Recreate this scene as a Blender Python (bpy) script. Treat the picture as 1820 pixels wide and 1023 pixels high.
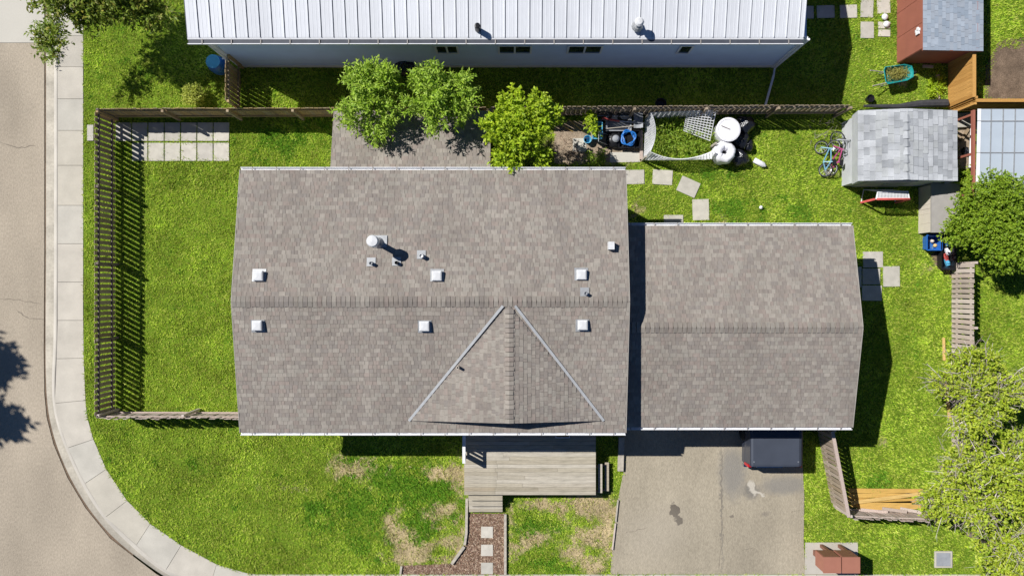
import bpy, math, random
import numpy as np
from mathutils import Vector, Matrix

for o in list(bpy.data.objects):
    bpy.data.objects.remove(o)
scn = bpy.context.scene
col = scn.collection
random.seed(7)
rng = np.random.default_rng(11)

# ------------------------------------------------------------------ camera, sky, sun, exposure
CAM_H, FPX, CU, CV = 28.0, 1262.0, 910.0, 511.5
cam_d = bpy.data.cameras.new('camera')
cam_d.sensor_width = 36.0
cam_d.lens = 36.0 * FPX / 1820.0
cam_d.clip_start, cam_d.clip_end = 0.5, 2000
cam = bpy.data.objects.new('camera', cam_d)
cam.location = (0, 0, CAM_H)
col.objects.link(cam)
scn.camera = cam

SX, SY = 0.83, -0.45                      # shadow shift per metre of height
sun_dir = Vector((SX, SY, -1)).normalized()
SUN_EL = math.atan(1 / math.hypot(SX, SY))
SUN_AZ = math.atan2(-SX, -SY)             # from +Y clockwise
w = bpy.data.worlds.new('World')
scn.world = w
w.use_nodes = True
wn = w.node_tree
bg = wn.nodes['Background']
sky = wn.nodes.new('ShaderNodeTexSky')
sky.sky_type = 'NISHITA'
sky.sun_disc = False
sky.sun_elevation = SUN_EL
sky.sun_rotation = SUN_AZ
sky.air_density, sky.dust_density, sky.ozone_density = 0.8, 0.0, 10.0
wn.links.new(sky.outputs[0], bg.inputs[0])
bg.inputs[1].default_value = 0.05
sl = bpy.data.lights.new('sun', 'SUN')
sl.energy = 5.0
sl.angle = math.radians(0.5)
sl.color = (1.0, 0.98, 0.945)
sun = bpy.data.objects.new('sun', sl)
sun.rotation_euler = sun_dir.to_track_quat('-Z', 'Y').to_euler()
sun.location = (-20, 12, 30)
col.objects.link(sun)
scn.view_settings.view_transform = 'Standard'
scn.view_settings.look = 'None'
scn.view_settings.gamma = 1
scn.view_settings.exposure = 0.3

# ------------------------------------------------------------------ helpers
def P(u, v, z=0.0):
    """photo pixel -> world point at height z (the camera looks straight down)"""
    k = (CAM_H - z) / FPX
    return Vector(((u - CU) * k, (CV - v) * k, z))

class MB:
    def __init__(s):
        s.v, s.f, s.m = [], [], []
    def add(s, vs, fs, mi=0):
        n = len(s.v)
        s.v.extend([tuple(p) for p in vs])
        s.f.extend([tuple(i + n for i in f) for f in fs])
        s.m.extend([mi] * len(fs))
        return s
    def box(s, c, d, rz=0.0, mi=0, tilt=None):
        x, y, z = d[0] / 2, d[1] / 2, d[2] / 2
        M = Matrix.Translation(c) @ Matrix.Rotation(rz, 4, 'Z')
        if tilt:
            M = M @ Matrix.Rotation(tilt[0], 4, 'X') @ Matrix.Rotation(tilt[1], 4, 'Y')
        vs = [M @ Vector(p) for p in [(-x, -y, -z), (x, -y, -z), (x, y, -z), (-x, y, -z), (-x, -y, z), (x, -y, z), (x, y, z), (-x, y, z)]]
        return s.add(vs, [(3, 2, 1, 0), (4, 5, 6, 7), (0, 1, 5, 4), (1, 2, 6, 5), (2, 3, 7, 6), (3, 0, 4, 7)], mi)
    def ab(s, a, b, mi=0):                      # box from corner a to corner b
        return s.box([(a[i] + b[i]) / 2 for i in range(3)], [abs(b[i] - a[i]) for i in range(3)], 0, mi)
    def bar(s, p0, p1, wd, h, mi=0, up=(0, 0, 1)):
        p0, p1 = Vector(p0), Vector(p1)
        d = (p1 - p0).normalized()
        upv = Vector(up)
        if abs(d.dot(upv)) > 0.97:
            upv = Vector((1, 0, 0))
        sd = d.cross(upv).normalized()
        u2 = sd.cross(d)
        vs = []
        for p in (p0, p1):
            for a, b in ((-1, -1), (1, -1), (1, 1), (-1, 1)):
                vs.append(p + sd * a * wd / 2 + u2 * b * h / 2)
        return s.add(vs, [(0, 1, 2, 3), (7, 6, 5, 4), (0, 4, 5, 1), (1, 5, 6, 2), (2, 6, 7, 3), (3, 7, 4, 0)], mi)
    def tube(s, pts, rad, n=6, mi=0, closed=False):
        pts = [Vector(p) for p in pts]
        if not hasattr(rad, '__len__'):
            rad = [rad] * len(pts)
        rings, N = [], len(pts)
        for i, p in enumerate(pts):
            if closed:
                d = pts[(i + 1) % N] - pts[i - 1]
            else:
                d = pts[min(i + 1, N - 1)] - pts[max(i - 1, 0)]
            d.normalize()
            ref = Vector((0, 0, 1)) if abs(d.z) < 0.9 else Vector((1, 0, 0))
            a = d.cross(ref).normalized()
            b = a.cross(d)
            rings.append([p + (a * math.cos(t) + b * math.sin(t)) * rad[i] for t in [2 * math.pi * k / n for k in range(n)]])
        vs = [q for r in rings for q in r]
        fs = []
        for i in range(N if closed else N - 1):
            j = (i + 1) % N
            for k in range(n):
                k2 = (k + 1) % n
                fs.append((i * n + k, i * n + k2, j * n + k2, j * n + k))
        if not closed:
            fs.append(tuple(range(n)))
            fs.append(tuple((N - 1) * n + k for k in reversed(range(n))))
        return s.add(vs, fs, mi)
    def lathe(s, prof, c, n=20, mi=0, M=None):
        vs, fs = [], []
        for r, z in prof:
            for k in range(n):
                t = 2 * math.pi * k / n
                p = Vector((r * math.cos(t), r * math.sin(t), z))
                if M is not None:
                    p = M @ p
                vs.append(p + Vector(c))
        for i in range(len(prof) - 1):
            for k in range(n):
                k2 = (k + 1) % n
                fs.append((i * n + k, i * n + k2, (i + 1) * n + k2, (i + 1) * n + k))
        if prof[0][0] > 1e-4:
            fs.append(tuple(reversed(range(n))))
        if prof[-1][0] > 1e-4:
            fs.append(tuple((len(prof) - 1) * n + k for k in range(n)))
        return s.add(vs, fs, mi)
    def prism(s, poly, z0, z1, mi=0):
        n = len(poly)
        area = sum(poly[i][0] * poly[(i + 1) % n][1] - poly[(i + 1) % n][0] * poly[i][1] for i in range(n))
        if area < 0:
            poly = poly[::-1]
        vs = [(p[0], p[1], z0) for p in poly] + [(p[0], p[1], z1) for p in poly]
        fs = [tuple(reversed(range(n))), tuple(range(n, 2 * n))]
        fs += [(i, (i + 1) % n, n + (i + 1) % n, n + i) for i in range(n)]
        return s.add(vs, fs, mi)
    def slab(s, quad, th, mi=0):                # top quad extruded straight down
        q = [Vector(p) for p in quad]
        n = len(q)
        vs = q + [p - Vector((0, 0, th)) for p in q]
        fs = [tuple(range(n)), tuple(reversed(range(n, 2 * n)))]
        fs += [(i, n + i, n + (i + 1) % n, (i + 1) % n) for i in range(n)]
        return s.add(vs, fs, mi)
    def torus(s, c, R, r, n=20, m=6, mi=0, M=None):
        pts = [Vector((R * math.cos(t), R * math.sin(t), 0)) for t in [2 * math.pi * k / n for k in range(n)]]
        if M is not None:
            pts = [M @ p for p in pts]
        return s.tube([p + Vector(c) for p in pts], r, m, mi, True)

def wloc(o):
    return o.matrix_parent_inverse.inverted() if False else o['_w'] if '_w' in o.keys() else (0, 0, 0)

WORLD = {}
def link(o, loc, parent=None):
    col.objects.link(o)
    o.location = loc
    WORLD[o.name] = Vector(loc)
    if parent is not None:
        o.parent = parent
        o.matrix_parent_inverse = Matrix.Translation(-WORLD[parent.name])
    return o

def meta(o, label=None, cat=None, group=None, kind=None):
    if label: o['label'] = label
    if cat: o['category'] = cat
    if group: o['group'] = group
    if kind: o['kind'] = kind
    return o

def mesh_obj(name, me, loc, parent=None, **kw):
    o = bpy.data.objects.new(name, me)
    link(o, loc, parent)
    return meta(o, **kw)

def obj(name, mb, mats, parent=None, smooth=False, **kw):
    if not isinstance(mats, (list, tuple)):
        mats = [mats]
    V = np.array(mb.v, dtype=float)
    lo, hi = V.min(0), V.max(0)
    org = np.array([(lo[0] + hi[0]) / 2, (lo[1] + hi[1]) / 2, lo[2]])
    me = bpy.data.meshes.new(name)
    me.from_pydata((V - org).tolist(), [], mb.f)
    for m in mats:
        me.materials.append(m)
    if len(mats) > 1:
        me.polygons.foreach_set('material_index', mb.m)
    if smooth:
        me.polygons.foreach_set('use_smooth', [True] * len(me.polygons))
    me.update()
    return mesh_obj(name, me, tuple(org), parent, **kw)

def np_mesh(name, V, F, mats, mi=None):
    """fast mesh from numpy arrays: V (n,3), F (m,k) all faces the same size"""
    me = bpy.data.meshes.new(name)
    m, k = F.shape
    me.vertices.add(len(V))
    me.vertices.foreach_set('co', V.astype(np.float32).ravel())
    me.loops.add(m * k)
    me.loops.foreach_set('vertex_index', F.astype(np.int32).ravel())
    me.polygons.add(m)
    me.polygons.foreach_set('loop_start', np.arange(0, m * k, k, dtype=np.int32))
    me.polygons.foreach_set('loop_total', np.full(m, k, dtype=np.int32))
    for q in mats:
        me.materials.append(q)
    if mi is not None:
        me.polygons.foreach_set('material_index', mi.astype(np.int32))
    me.update(calc_edges=True)
    return me

def thing(name, label, cat, loc, group=None):
    o = bpy.data.objects.new(name, None)
    o.empty_display_size = 0.2
    link(o, tuple(loc))
    return meta(o, label, cat, group)

# value noise in numpy
_lat = np.random.default_rng(3).random((256, 256))
def vnoise(x, y, s):
    x, y = np.asarray(x) * s + 91.3, np.asarray(y) * s + 47.7
    xi, yi = np.floor(x).astype(int), np.floor(y).astype(int)
    fx, fy = x - xi, y - yi
    fx, fy = fx * fx * (3 - 2 * fx), fy * fy * (3 - 2 * fy)
    L = lambda a, b: _lat[a % 256, b % 256]
    return (L(xi, yi) * (1 - fx) + L(xi + 1, yi) * fx) * (1 - fy) + (L(xi, yi + 1) * (1 - fx) + L(xi + 1, yi + 1) * fx) * fy

# ------------------------------------------------------------------ materials
def mat(name, base=(.5, .5, .5), rough=.8, var=.12, scale=6.0, fine=None, fvar=.1, rnd=None, stops=None, metal=0.0,
        spec=.3, bump=0.0, bscale=None, stretch=(1, 1, 1), world=False, trans=0.0, coat=0.0, attr=None, attr_col=None, const=True):
    m = bpy.data.materials.new(name)
    m.use_nodes = True
    nt = m.node_tree
    N, L = nt.nodes, nt.links
    b = N['Principled BSDF']
    b.inputs['Roughness'].default_value = rough
    b.inputs['Metallic'].default_value = metal
    b.inputs['Specular IOR Level'].default_value = spec
    if coat:
        b.inputs['Coat Weight'].default_value = coat
        b.inputs['Coat Roughness'].default_value = .08
    if rnd and stops:
        src = N.new('ShaderNodeObjectInfo').outputs['Random'] if rnd == 'object' else N.new('ShaderNodeNewGeometry').outputs['Random Per Island']
        r = N.new('ShaderNodeValToRGB')
        r.color_ramp.interpolation = 'CONSTANT' if const else 'LINEAR'
        e = r.color_ramp.elements
        n = len(stops)
        e[0].position, e[0].color = 0, (*stops[0], 1)
        e[1].position, e[1].color = (1 / n if const else 1 / (n - 1)), (*stops[1], 1)
        for i in range(2, n):
            q = e.new(i / n if const else i / (n - 1))
            q.color = (*stops[i], 1)
        L.new(src, r.inputs[0])
        c = r.outputs[0]
    else:
        q = N.new('ShaderNodeRGB')
        q.outputs[0].default_value = (*base, 1)
        c = q.outputs[0]
    if world:
        co = N.new('ShaderNodeNewGeometry').outputs['Position']
    else:
        co = N.new('ShaderNodeTexCoord').outputs['Object']
    mp = N.new('ShaderNodeMapping')
    mp.inputs['Scale'].default_value = stretch
    L.new(co, mp.inputs[0])
    co = mp.outputs[0]
    if attr:
        a = N.new('ShaderNodeAttribute')
        a.attribute_name = attr
        mx = N.new('ShaderNodeMix')
        mx.data_type = 'RGBA'
        L.new(a.outputs['Fac'], mx.inputs[0])
        L.new(c, mx.inputs[6])
        mx.inputs[7].default_value = (*attr_col, 1)
        c = mx.outputs[2]
    def vary(c, sc, amt, det=4):
        if amt <= 0:
            return c
        n = N.new('ShaderNodeTexNoise')
        n.inputs['Scale'].default_value = sc
        n.inputs['Detail'].default_value = det
        L.new(co, n.inputs['Vector'])
        mr = N.new('ShaderNodeMapRange')
        mr.inputs[1].default_value, mr.inputs[2].default_value = .3, .7
        mr.inputs[3].default_value, mr.inputs[4].default_value = 1 - amt, 1 + amt
        L.new(n.outputs['Fac'], mr.inputs[0])
        h = N.new('ShaderNodeHueSaturation')
        L.new(mr.outputs[0], h.inputs['Value'])
        L.new(c, h.inputs['Color'])
        return h.outputs[0]
    c = vary(c, scale, var)
    if fine:
        c = vary(c, fine, fvar, 2)
    L.new(c, b.inputs['Base Color'])
    if bump:
        n = N.new('ShaderNodeTexNoise')
        n.inputs['Scale'].default_value = bscale or scale * 4
        n.inputs['Detail'].default_value = 5
        L.new(co, n.inputs['Vector'])
        bn = N.new('ShaderNodeBump')
        bn.inputs['Strength'].default_value = bump
        bn.inputs['Distance'].default_value = .03
        L.new(n.outputs['Fac'], bn.inputs['Height'])
        L.new(bn.outputs[0], b.inputs['Normal'])
    if trans:
        t = N.new('ShaderNodeBsdfTranslucent')
        L.new(c, t.inputs[0])
        ms = N.new('ShaderNodeMixShader')
        ms.inputs[0].default_value = trans
        L.new(b.outputs[0], ms.inputs[1])
        L.new(t.outputs[0], ms.inputs[2])
        L.new(ms.outputs[0], N['Material Output'].inputs[0])
    return m

SH = [(0.248, 0.215, 0.185), (0.28, 0.249, 0.214), (0.224, 0.195, 0.171), (0.26, 0.217, 0.188), (0.27, 0.244, 0.21), (0.239, 0.207, 0.18), (0.295, 0.263, 0.226), (0.253, 0.223, 0.191), (0.234, 0.207, 0.183)]
M = {}
M['shingle_o'] = mat('shingle_piece', stops=SH, rnd='object', rough=.95, var=.1, scale=.9, fine=14, fvar=.1, world=True, stretch=(1, .4, 1), spec=.1)
M['shingle_i'] = mat('shingle_mass', stops=SH, rnd='island', rough=.95, var=.1, scale=.9, fine=14, fvar=.1, world=True, stretch=(1, .4, 1), spec=.1)
SG = [(.34, .35, .36), (.4, .41, .42), (.3, .31, .32), (.37, .38, .38), (.42, .43, .44)]
M['grey_shingle'] = mat('grey_shingle', stops=SG, rnd='object', rough=.9, var=.2, scale=1.6, fine=60, fvar=.12, world=True, spec=.1)
SB = [(.27, .31, .36), (.32, .36, .41), (.24, .28, .33), (.29, .32, .36)]
M['blue_shingle'] = mat('blue_grey_shingle', stops=SB, rnd='object', rough=.9, var=.08, scale=3, fine=80, fvar=.1, world=True, spec=.1)
M['underlay'] = mat('roof_underlay', (.2, .175, .155), .95, world=True)
M['white'] = mat('white_paint', (.74, .74, .75), .45, var=.05, scale=3)
M['white_metal'] = mat('white_roof_metal', (.6, .61, .635), .5, var=.08, scale=.8, world=True, stretch=(1, .2, 1), spec=.4, fine=14, fvar=.025)
M['seam'] = mat('dark_seam', (.06, .065, .08), .6)
M['siding'] = mat('house_siding', (.56, .54, .5), .6, var=.05, scale=2)
M['siding_sky_tint'] = mat('pale_siding', (.6, .72, .92), .6, var=.04, scale=1.5, world=True)  # white-grey siding; blue skylight of the shaded wall put into the colour
M['valley'] = mat('valley_metal', (.37, .375, .38), .5, var=.08, scale=6)
M['rake'] = mat('rake_trim', (.36, .33, .29), .7, var=.06)
M['glass'] = mat('window_glass', (.02, .025, .03), .06, var=0, spec=.8)
M['flash'] = mat('galvanised_flashing', (.34, .345, .35), .45, var=.1, scale=8, metal=.3)
M['vent'] = mat('vent_white', (.6, .6, .6), .5, var=.12, scale=9)
M['asphalt'] = mat('street_asphalt', (.36, .305, .235), .95, var=.16, scale=.45, fine=20, fvar=.13, world=True, bump=.6, bscale=40, stretch=(1, .5, 1), spec=.15)
M['street_conc'] = mat('street_concrete', (.5, .47, .41), .9, var=.06, scale=.5, fine=30, fvar=.05, world=True, spec=.15)
M['conc_o'] = mat('sidewalk_concrete', stops=[(.47, .432, .36), (.485, .445, .38), (.43, .395, .34), (.47, .44, .38)], rnd='object', rough=.9, var=.1, scale=1.3, fine=50, fvar=.07, world=True, spec=.15, bump=.2, bscale=80)
M['conc'] = mat('kerb_concrete', (.45, .415, .36), .9, var=.12, scale=.9, fine=40, fvar=.08, world=True, spec=.15)
M['gutter_conc'] = mat('gutter_concrete', (.37, .335, .275), .9, var=.2, scale=1.2, fine=12, fvar=.1, world=True, spec=.15)
M['paver'] = mat('paver_concrete', stops=[(.48, .45, .385), (.43, .405, .35), (.51, .475, .41), (.45, .42, .37)], rnd='object', rough=.9, var=.1, scale=4, fine=60, fvar=.08, world=True, spec=.15)
M['soil'] = mat('soil', (.16, .115, .08), .98, var=.3, scale=2.5, fine=25, fvar=.3, world=True, bump=.8, bscale=30, spec=.1)
M['sand'] = mat('dry_soil', (.3, .235, .17), .98, var=.25, scale=2.5, fine=25, fvar=.25, world=True, bump=.8, bscale=30, spec=.1)
M['mulch'] = mat('mulch_bed', (.2, .13, .085), .98, var=.3, scale=4, fine=40, fvar=.35, world=True, bump=1, bscale=40, spec=.1)
M['chip'] = mat('mulch_chip', stops=[(.24, .15, .1), (.33, .23, .16), (.15, .095, .065), (.4, .3, .22), (.2, .12, .09)], rnd='island', rough=.95, spec=.1)
M['lawn'] = mat('lawn_base', (.115, .18, .016), .98, var=.25, scale=1.1, fine=14, fvar=.35, world=True, attr='dry', attr_col=(.38, .3, .17), spec=.05)
M['far_grass'] = mat('far_grass', (.09, .15, .018), .98, var=.3, scale=.8, fine=9, fvar=.3, world=True, spec=.05)
GR = [(.26, .41, .026), (.42, .57, .048), (.17, .3, .018), (.54, .63, .08), (.33, .49, .03), (.58, .62, .13), (.38, .41, .08)]
M['blade'] = mat('grass_blade', stops=GR, rnd='island', rough=.8, var=.28, scale=.5, fine=2.6, fvar=.22, world=True, spec=.15, trans=.3, const=False)
M['blade_lush'] = mat('lush_blade', stops=[(.1, .25, .012), (.17, .37, .02), (.07, .18, .01), (.24, .45, .035)], rnd='island', rough=.7, spec=.2, trans=.3, const=False)
M['blade_dry'] = mat('dry_grass_blade', stops=[(.5, .42, .2), (.4, .35, .15), (.55, .45, .27), (.34, .36, .09)], rnd='island', rough=.9, spec=.1, trans=.15)
def wood(name, stops, st=(30, 30, 2), const=False, var=.18):
    return mat(name, stops=stops, rnd='object', rough=.85, var=var, scale=1.0, fine=4, fvar=.08, stretch=st, const=const, spec=.15)
M['fence_grey'] = wood('weathered_fence', [(.24, .185, .135), (.33, .265, .2), (.28, .21, .14), (.37, .3, .24), (.22, .17, .13)])
M['fence_gold'] = wood('stained_fence', [(.42, .22, .06), (.5, .27, .08), (.38, .19, .05)])
M['fence_pale'] = wood('pale_weathered_fence', [(.44, .36, .31), (.52, .44, .39), (.38, .31, .265), (.48, .38, .33)])
M['fence_brown'] = wood('brown_fence', [(.34, .24, .13), (.42, .3, .15), (.27, .2, .13), (.38, .3, .2)])
M['rail_dark'] = mat('old_rail', (.16, .13, .11), .9, var=.2, scale=8)
M['deck'] = wood('deck_board', [(.3, .262, .195), (.4, .355, .275), (.34, .3, .23), (.44, .4, .33), (.32, .265, .185)], st=(2, 30, 30), var=.2)
M['lumber'] = wood('new_lumber', [(.56, .36, .11), (.5, .3, .08), (.6, .42, .17)], st=(2, 30, 30))
M['timber'] = mat('edging_timber', (.4, .36, .3), .9, var=.2, scale=8)
M['red'] = mat('barn_red_paint', (.3, .105, .07), .75, var=.08, scale=2)
M['red2'] = mat('red_tube', (.5, .09, .08), .5)
M['shed'] = mat('shed_wall_grey', (.5, .51, .52), .75, var=.1, scale=2)
M['shed_dark'] = mat('shed_door_grey', (.3, .32, .34), .7, var=.1, scale=2)
M['tan'] = mat('resin_tan', (.56, .5, .42), .6, var=.05)
M['lid'] = mat('resin_lid', (.3, .28, .26), .6, var=.06)
M['black'] = mat('black_plastic', (.012, .012, .014), .35, var=.1)
M['bag'] = mat('bag_plastic', (.012, .013, .018), .22, var=.1, spec=.6, bump=.8, bscale=14)
M['rubber'] = mat('rubber', (.02, .02, .02), .8)
M['blue'] = mat('blue_plastic', (.02, .12, .42), .35, var=.1, spec=.5)
M['cyan'] = mat('light_blue_plastic', (.1, .38, .58), .45, var=.1)
M['teal'] = mat('teal_paint', (.015, .25, .24), .4, var=.1)
M['pink'] = mat('pink_paint', (.34, .06, .16), .4)
M['bikeblue'] = mat('sky_blue_paint', (.15, .32, .42), .4)
M['steel'] = mat('steel', (.45, .46, .48), .35, metal=.7)
M['greyp'] = mat('grey_plastic', (.28, .29, .31), .5, var=.1)
M['cab'] = mat('mailbox_brown', (.33, .14, .095), .55, var=.06, scale=3)
M['cab2'] = mat('mailbox_door', (.2, .09, .06), .5, var=.06)
M['truck'] = mat('truck_paint', (.035, .04, .055), .3, var=.03, coat=.6, spec=.5)
M['cover'] = mat('tonneau_vinyl', (.05, .058, .078), .6, var=.08, scale=2)
M['chrome'] = mat('chrome', (.7, .7, .72), .15, metal=1)
M['tail'] = mat('tail_light', (.5, .01, .015), .2, spec=.6)
M['bark'] = mat('bark', (.16, .125, .1), .95, var=.25, scale=10, stretch=(1, 1, .25), bump=.5)
M['twig'] = mat('grey_twig', stops=[(.36, .31, .27), (.5, .44, .4), (.27, .22, .2)], rnd='island', rough=.95)
def leafm(name, stops, trans=.32):
    return mat(name, stops=stops, rnd='island', rough=.55, var=.12, scale=2, spec=.35, trans=trans, const=False, world=True)
M['leaf_ash'] = leafm('ash_leaf', [(.24, .41, .026), (.38, .54, .042), (.29, .46, .032), (.47, .6, .1), (.17, .31, .022)])
M['leaf_lime'] = leafm('lime_leaf', [(.329, .476, .015), (.439, .573, .022), (.256, .403, .015), (.512, .600, .037)])
M['leaf_dark'] = leafm('street_tree_leaf', [(.157, .235, .020), (.246, .314, .028), (.112, .179, .018), (.336, .302, .045)])
M['leaf_lilac'] = leafm('lilac_leaf', [(.213, .347, .018), (.291, .414, .025), (.157, .280, .016), (.358, .448, .039)])
M['leaf_thin'] = leafm('sparse_leaf', [(.4, .5, .025), (.52, .61, .04), (.24, .37, .02), (.58, .6, .09), (.32, .46, .025), (.46, .5, .1)])
M['leaf_bush'] = leafm('yellow_bush_leaf', [(.48, .53, .06), (.58, .6, .13), (.36, .46, .045)])
M['weed'] = leafm('weed_leaf', [(.18, .33, .02), (.28, .42, .035), (.36, .44, .06)])
M['clip'] = leafm('clippings', [(.35, .3, .06), (.26, .26, .05), (.42, .36, .12)])
M['poly'] = mat('polycarbonate', (.42, .47, .52), .25, var=.04, scale=2, spec=.5)
M['hosem'] = mat('hose_blue', (.02, .16, .5), .35, spec=.5)
M['tarp'] = mat('dark_tarp', (.045, .045, .05), .7, var=.2)
M['wrap'] = mat('white_wrap', (.74, .73, .76), .5, var=.08, scale=6, bump=.4, bscale=9)

# driveway: pale asphalt with oil stain, damp marks, one long joint
def driveway_mat():
    m = M['asphalt'].copy()
    m.name = 'driveway_asphalt'
    nt = m.node_tree
    N, L = nt.nodes, nt.links
    b = N['Principled BSDF']
    src = b.inputs['Base Color'].links[0].from_socket
    for n in N:
        if n.type == 'RGB':
            n.outputs[0].default_value = (.33, .286, .215, 1)
    pos = N.new('ShaderNodeNewGeometry').outputs['Position']
    nz = N.new('ShaderNodeTexNoise')
    nz.inputs['Scale'].default_value = 5
    L.new(pos, nz.inputs['Vector'])
    sub = N.new('ShaderNodeVectorMath'); sub.operation = 'SUBTRACT'
    L.new(nz.outputs['Color'], sub.inputs[0]); sub.inputs[1].default_value = (.5, .5, .5)
    scl = N.new('ShaderNodeVectorMath'); scl.operation = 'SCALE'; scl.inputs['Scale'].default_value = .35
    L.new(sub.outputs[0], scl.inputs[0])
    add = N.new('ShaderNodeVectorMath'); add.operation = 'ADD'
    L.new(pos, add.inputs[0]); L.new(scl.outputs[0], add.inputs[1])
    def blob(c, u, v, ru, rv, rot, colr, amt, soft):
        p = P(u, v, 0)
        mp = N.new('ShaderNodeMapping'); mp.vector_type = 'TEXTURE'
        mp.inputs['Location'].default_value = (p.x, p.y, 0)
        mp.inputs['Rotation'].default_value = (0, 0, rot)
        mp.inputs['Scale'].default_value = (ru, rv, 1000)
        L.new(add.outputs[0], mp.inputs[0])
        ln = N.new('ShaderNodeVectorMath'); ln.operation = 'LENGTH'
        L.new(mp.outputs[0], ln.inputs[0])
        mr = N.new('ShaderNodeMapRange'); mr.interpolation_type = 'SMOOTHSTEP'
        mr.inputs[1].default_value, mr.inputs[2].default_value = 1 - soft, 1 + soft
        mr.inputs[3].default_value, mr.inputs[4].default_value = amt, 0
        L.new(ln.outputs['Value'], mr.inputs[0])
        mx = N.new('ShaderNodeMix'); mx.data_type = 'RGBA'
        L.new(mr.outputs[0], mx.inputs[0]); L.new(c, mx.inputs[6]); mx.inputs[7].default_value = (*colr, 1)
        return mx.outputs[2]
    c = src
    c = blob(c, 1302, 838, .5, 1.0, 0, (.2, .19, .175), .75, .5)
    c = blob(c, 1395, 862, .9, .35, .05, (.2, .19, .175), .7, .5)
    c = blob(c, 1335, 872, .3, .3, 0, (.16, .15, .135), .8, .6)
    c = blob(c, 1337, 866, .11, .3, .25, (.48, .44, .37), .9, .3)
    c = blob(c, 1348, 875, .28, .07, -.3, (.48, .44, .37), .9, .3)
    c = blob(c, 1199, 907, .2, .3, .35, (.085, .072, .058), .95, .1)
    c = blob(c, 1207, 925, .16, .16, .5, (.085, .072, .058), .95, .15)
    c = blob(c, 1299, 914, .1, .07, 0, (.14, .12, .1), .7, .5)
    c = blob(c, 1361, 912, .14, .1, 0, (.16, .14, .12), .5, .6)
    c = blob(c, 1282, 900, .035, 2.6, .01, (.16, .145, .125), .6, .7)
    c = blob(c, 1165, 945, 1.2, .9, .4, (.4, .35, .28), .35, .8)
    L.new(c, b.inputs['Base Color'])
    return m
M['drive'] = driveway_mat()

# ------------------------------------------------------------------ terrain and setting
def sstep(a, b, x):
    t = np.clip((x - a) / (b - a), 0, 1)
    return t * t * (3 - 2 * t)
NZ = 0.35                                   # the neighbour's lot to the north is higher
def ground_h(x, y):
    x, y = np.asarray(x, float), np.asarray(y, float)
    return NZ * sstep(6.80, 7.0, y) * sstep(-16.6, -13.5, x) + .012 * (vnoise(x, y, .9) - .5)

lawn_px = [(148, -400), (148, 440), (149, 620), (151, 700), (155, 741), (166, 779), (189, 833), (226, 889), (268, 930), (322, 968), (385, 1002), (442, 1019)]
mid_px = [(103, -400), (103, 440), (102, 620), (96, 700), (103, 747), (123, 798), (148, 852), (186, 915), (240, 965), (294, 1012), (372, 1044), (450, 1062)]
foot_px = [(93, -400), (93, 440), (92, 620), (87, 700), (94, 749), (114, 801), (139, 857), (177, 921), (231, 972), (286, 1020), (366, 1053), (450, 1071)]
str_px = [(79, -400), (79, 440), (78, 620), (79, 700), (83, 741), (95, 788), (120, 848), (152, 902), (196, 956), (240, 990), (278, 1019), (360, 1066), (450, 1086)]

# base sheet reaching the horizon
g = MB()
g.add([(-300, -300, -.3), (300, -300, -.3), (300, 300, -.3), (-300, 300, -.3)], [(0, 1, 2, 3)])
obj('ground', g, M['far_grass'], kind='structure')

lw = [P(u, v) for u, v in lawn_px]
lwY = np.array([p.y for p in lw])[::-1]
lwX = np.array([p.x for p in lw])[::-1]
def lawn_left(y):
    return np.interp(y, lwY, lwX)

DRY = [(600, 828, 16, 18), (655, 840, 20, 26), (625, 835, 14, 10), (690, 835, 14, 10), (760, 838, 30, 10), (830, 800, 4, 60), (715, 950, 22, 14), (755, 915, 14, 10), (1020, 890, 40, 10), (1050, 940, 26, 26), (990, 905, 14, 10), (1030, 985, 20, 14), (640, 850, 10, 12), (690, 925, 13, 22), (712, 905, 12, 8), (745, 965, 20, 24), (778, 965, 24, 16),
       (800, 905, 28, 16), (805, 830, 22, 22), (790, 842, 22, 12), (812, 868, 14, 14), (775, 930, 12, 10), (735, 990, 40, 10), (780, 1000, 40, 12), (820, 940, 10, 40),
       (812, 985, 14, 16), (720, 975, 20, 10), (935, 893, 38, 12), (965, 898, 10, 14), (910, 925, 14, 20), (955, 955, 22, 12), (935, 970, 20, 10), (985, 945, 14, 10),
       (1000, 925, 16, 10), (1065, 890, 14, 18), (1082, 930, 12, 40), (1075, 985, 14, 40), (1040, 905, 34, 18), (1015, 955, 28, 22), (1050, 1005, 20, 14), (905, 990, 8, 30),
       (1125, 372, 14, 20), (1665, 465, 20, 30), (1010, 265, 40, 26), (1090, 265, 50, 20), (500, 866, 30, 8), (1600, 145, 26, 10), (1565, 790, 16, 8), (1655, 395, 14, 22),
       (1480, 310, 20, 14), (1290, 395, 14, 8)]
def dryness(x, y):
    u = x * FPX / CAM_H + CU
    v = CV - y * FPX / CAM_H
    s = np.zeros_like(u)
    for a, b, ra, rb in DRY:
        s += np.exp(-(((u - a) / ra) ** 2 + ((v - b) / rb) ** 2) * .8)
    n = .55 * vnoise(x, y, 1.7) + .3 * vnoise(x, y, 4.3) + .15 * vnoise(x, y, 11)
    n2 = .5 * vnoise(x, y, 6.1) + .5 * vnoise(x, y, 15)
    base = np.clip((s * .98 - .5 + (n - .5) * 2.4 + (n2 - .5) * 1.7) / 1.0, 0, 1) * (s > .1)
    return np.clip(base, 0, 1)

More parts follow.
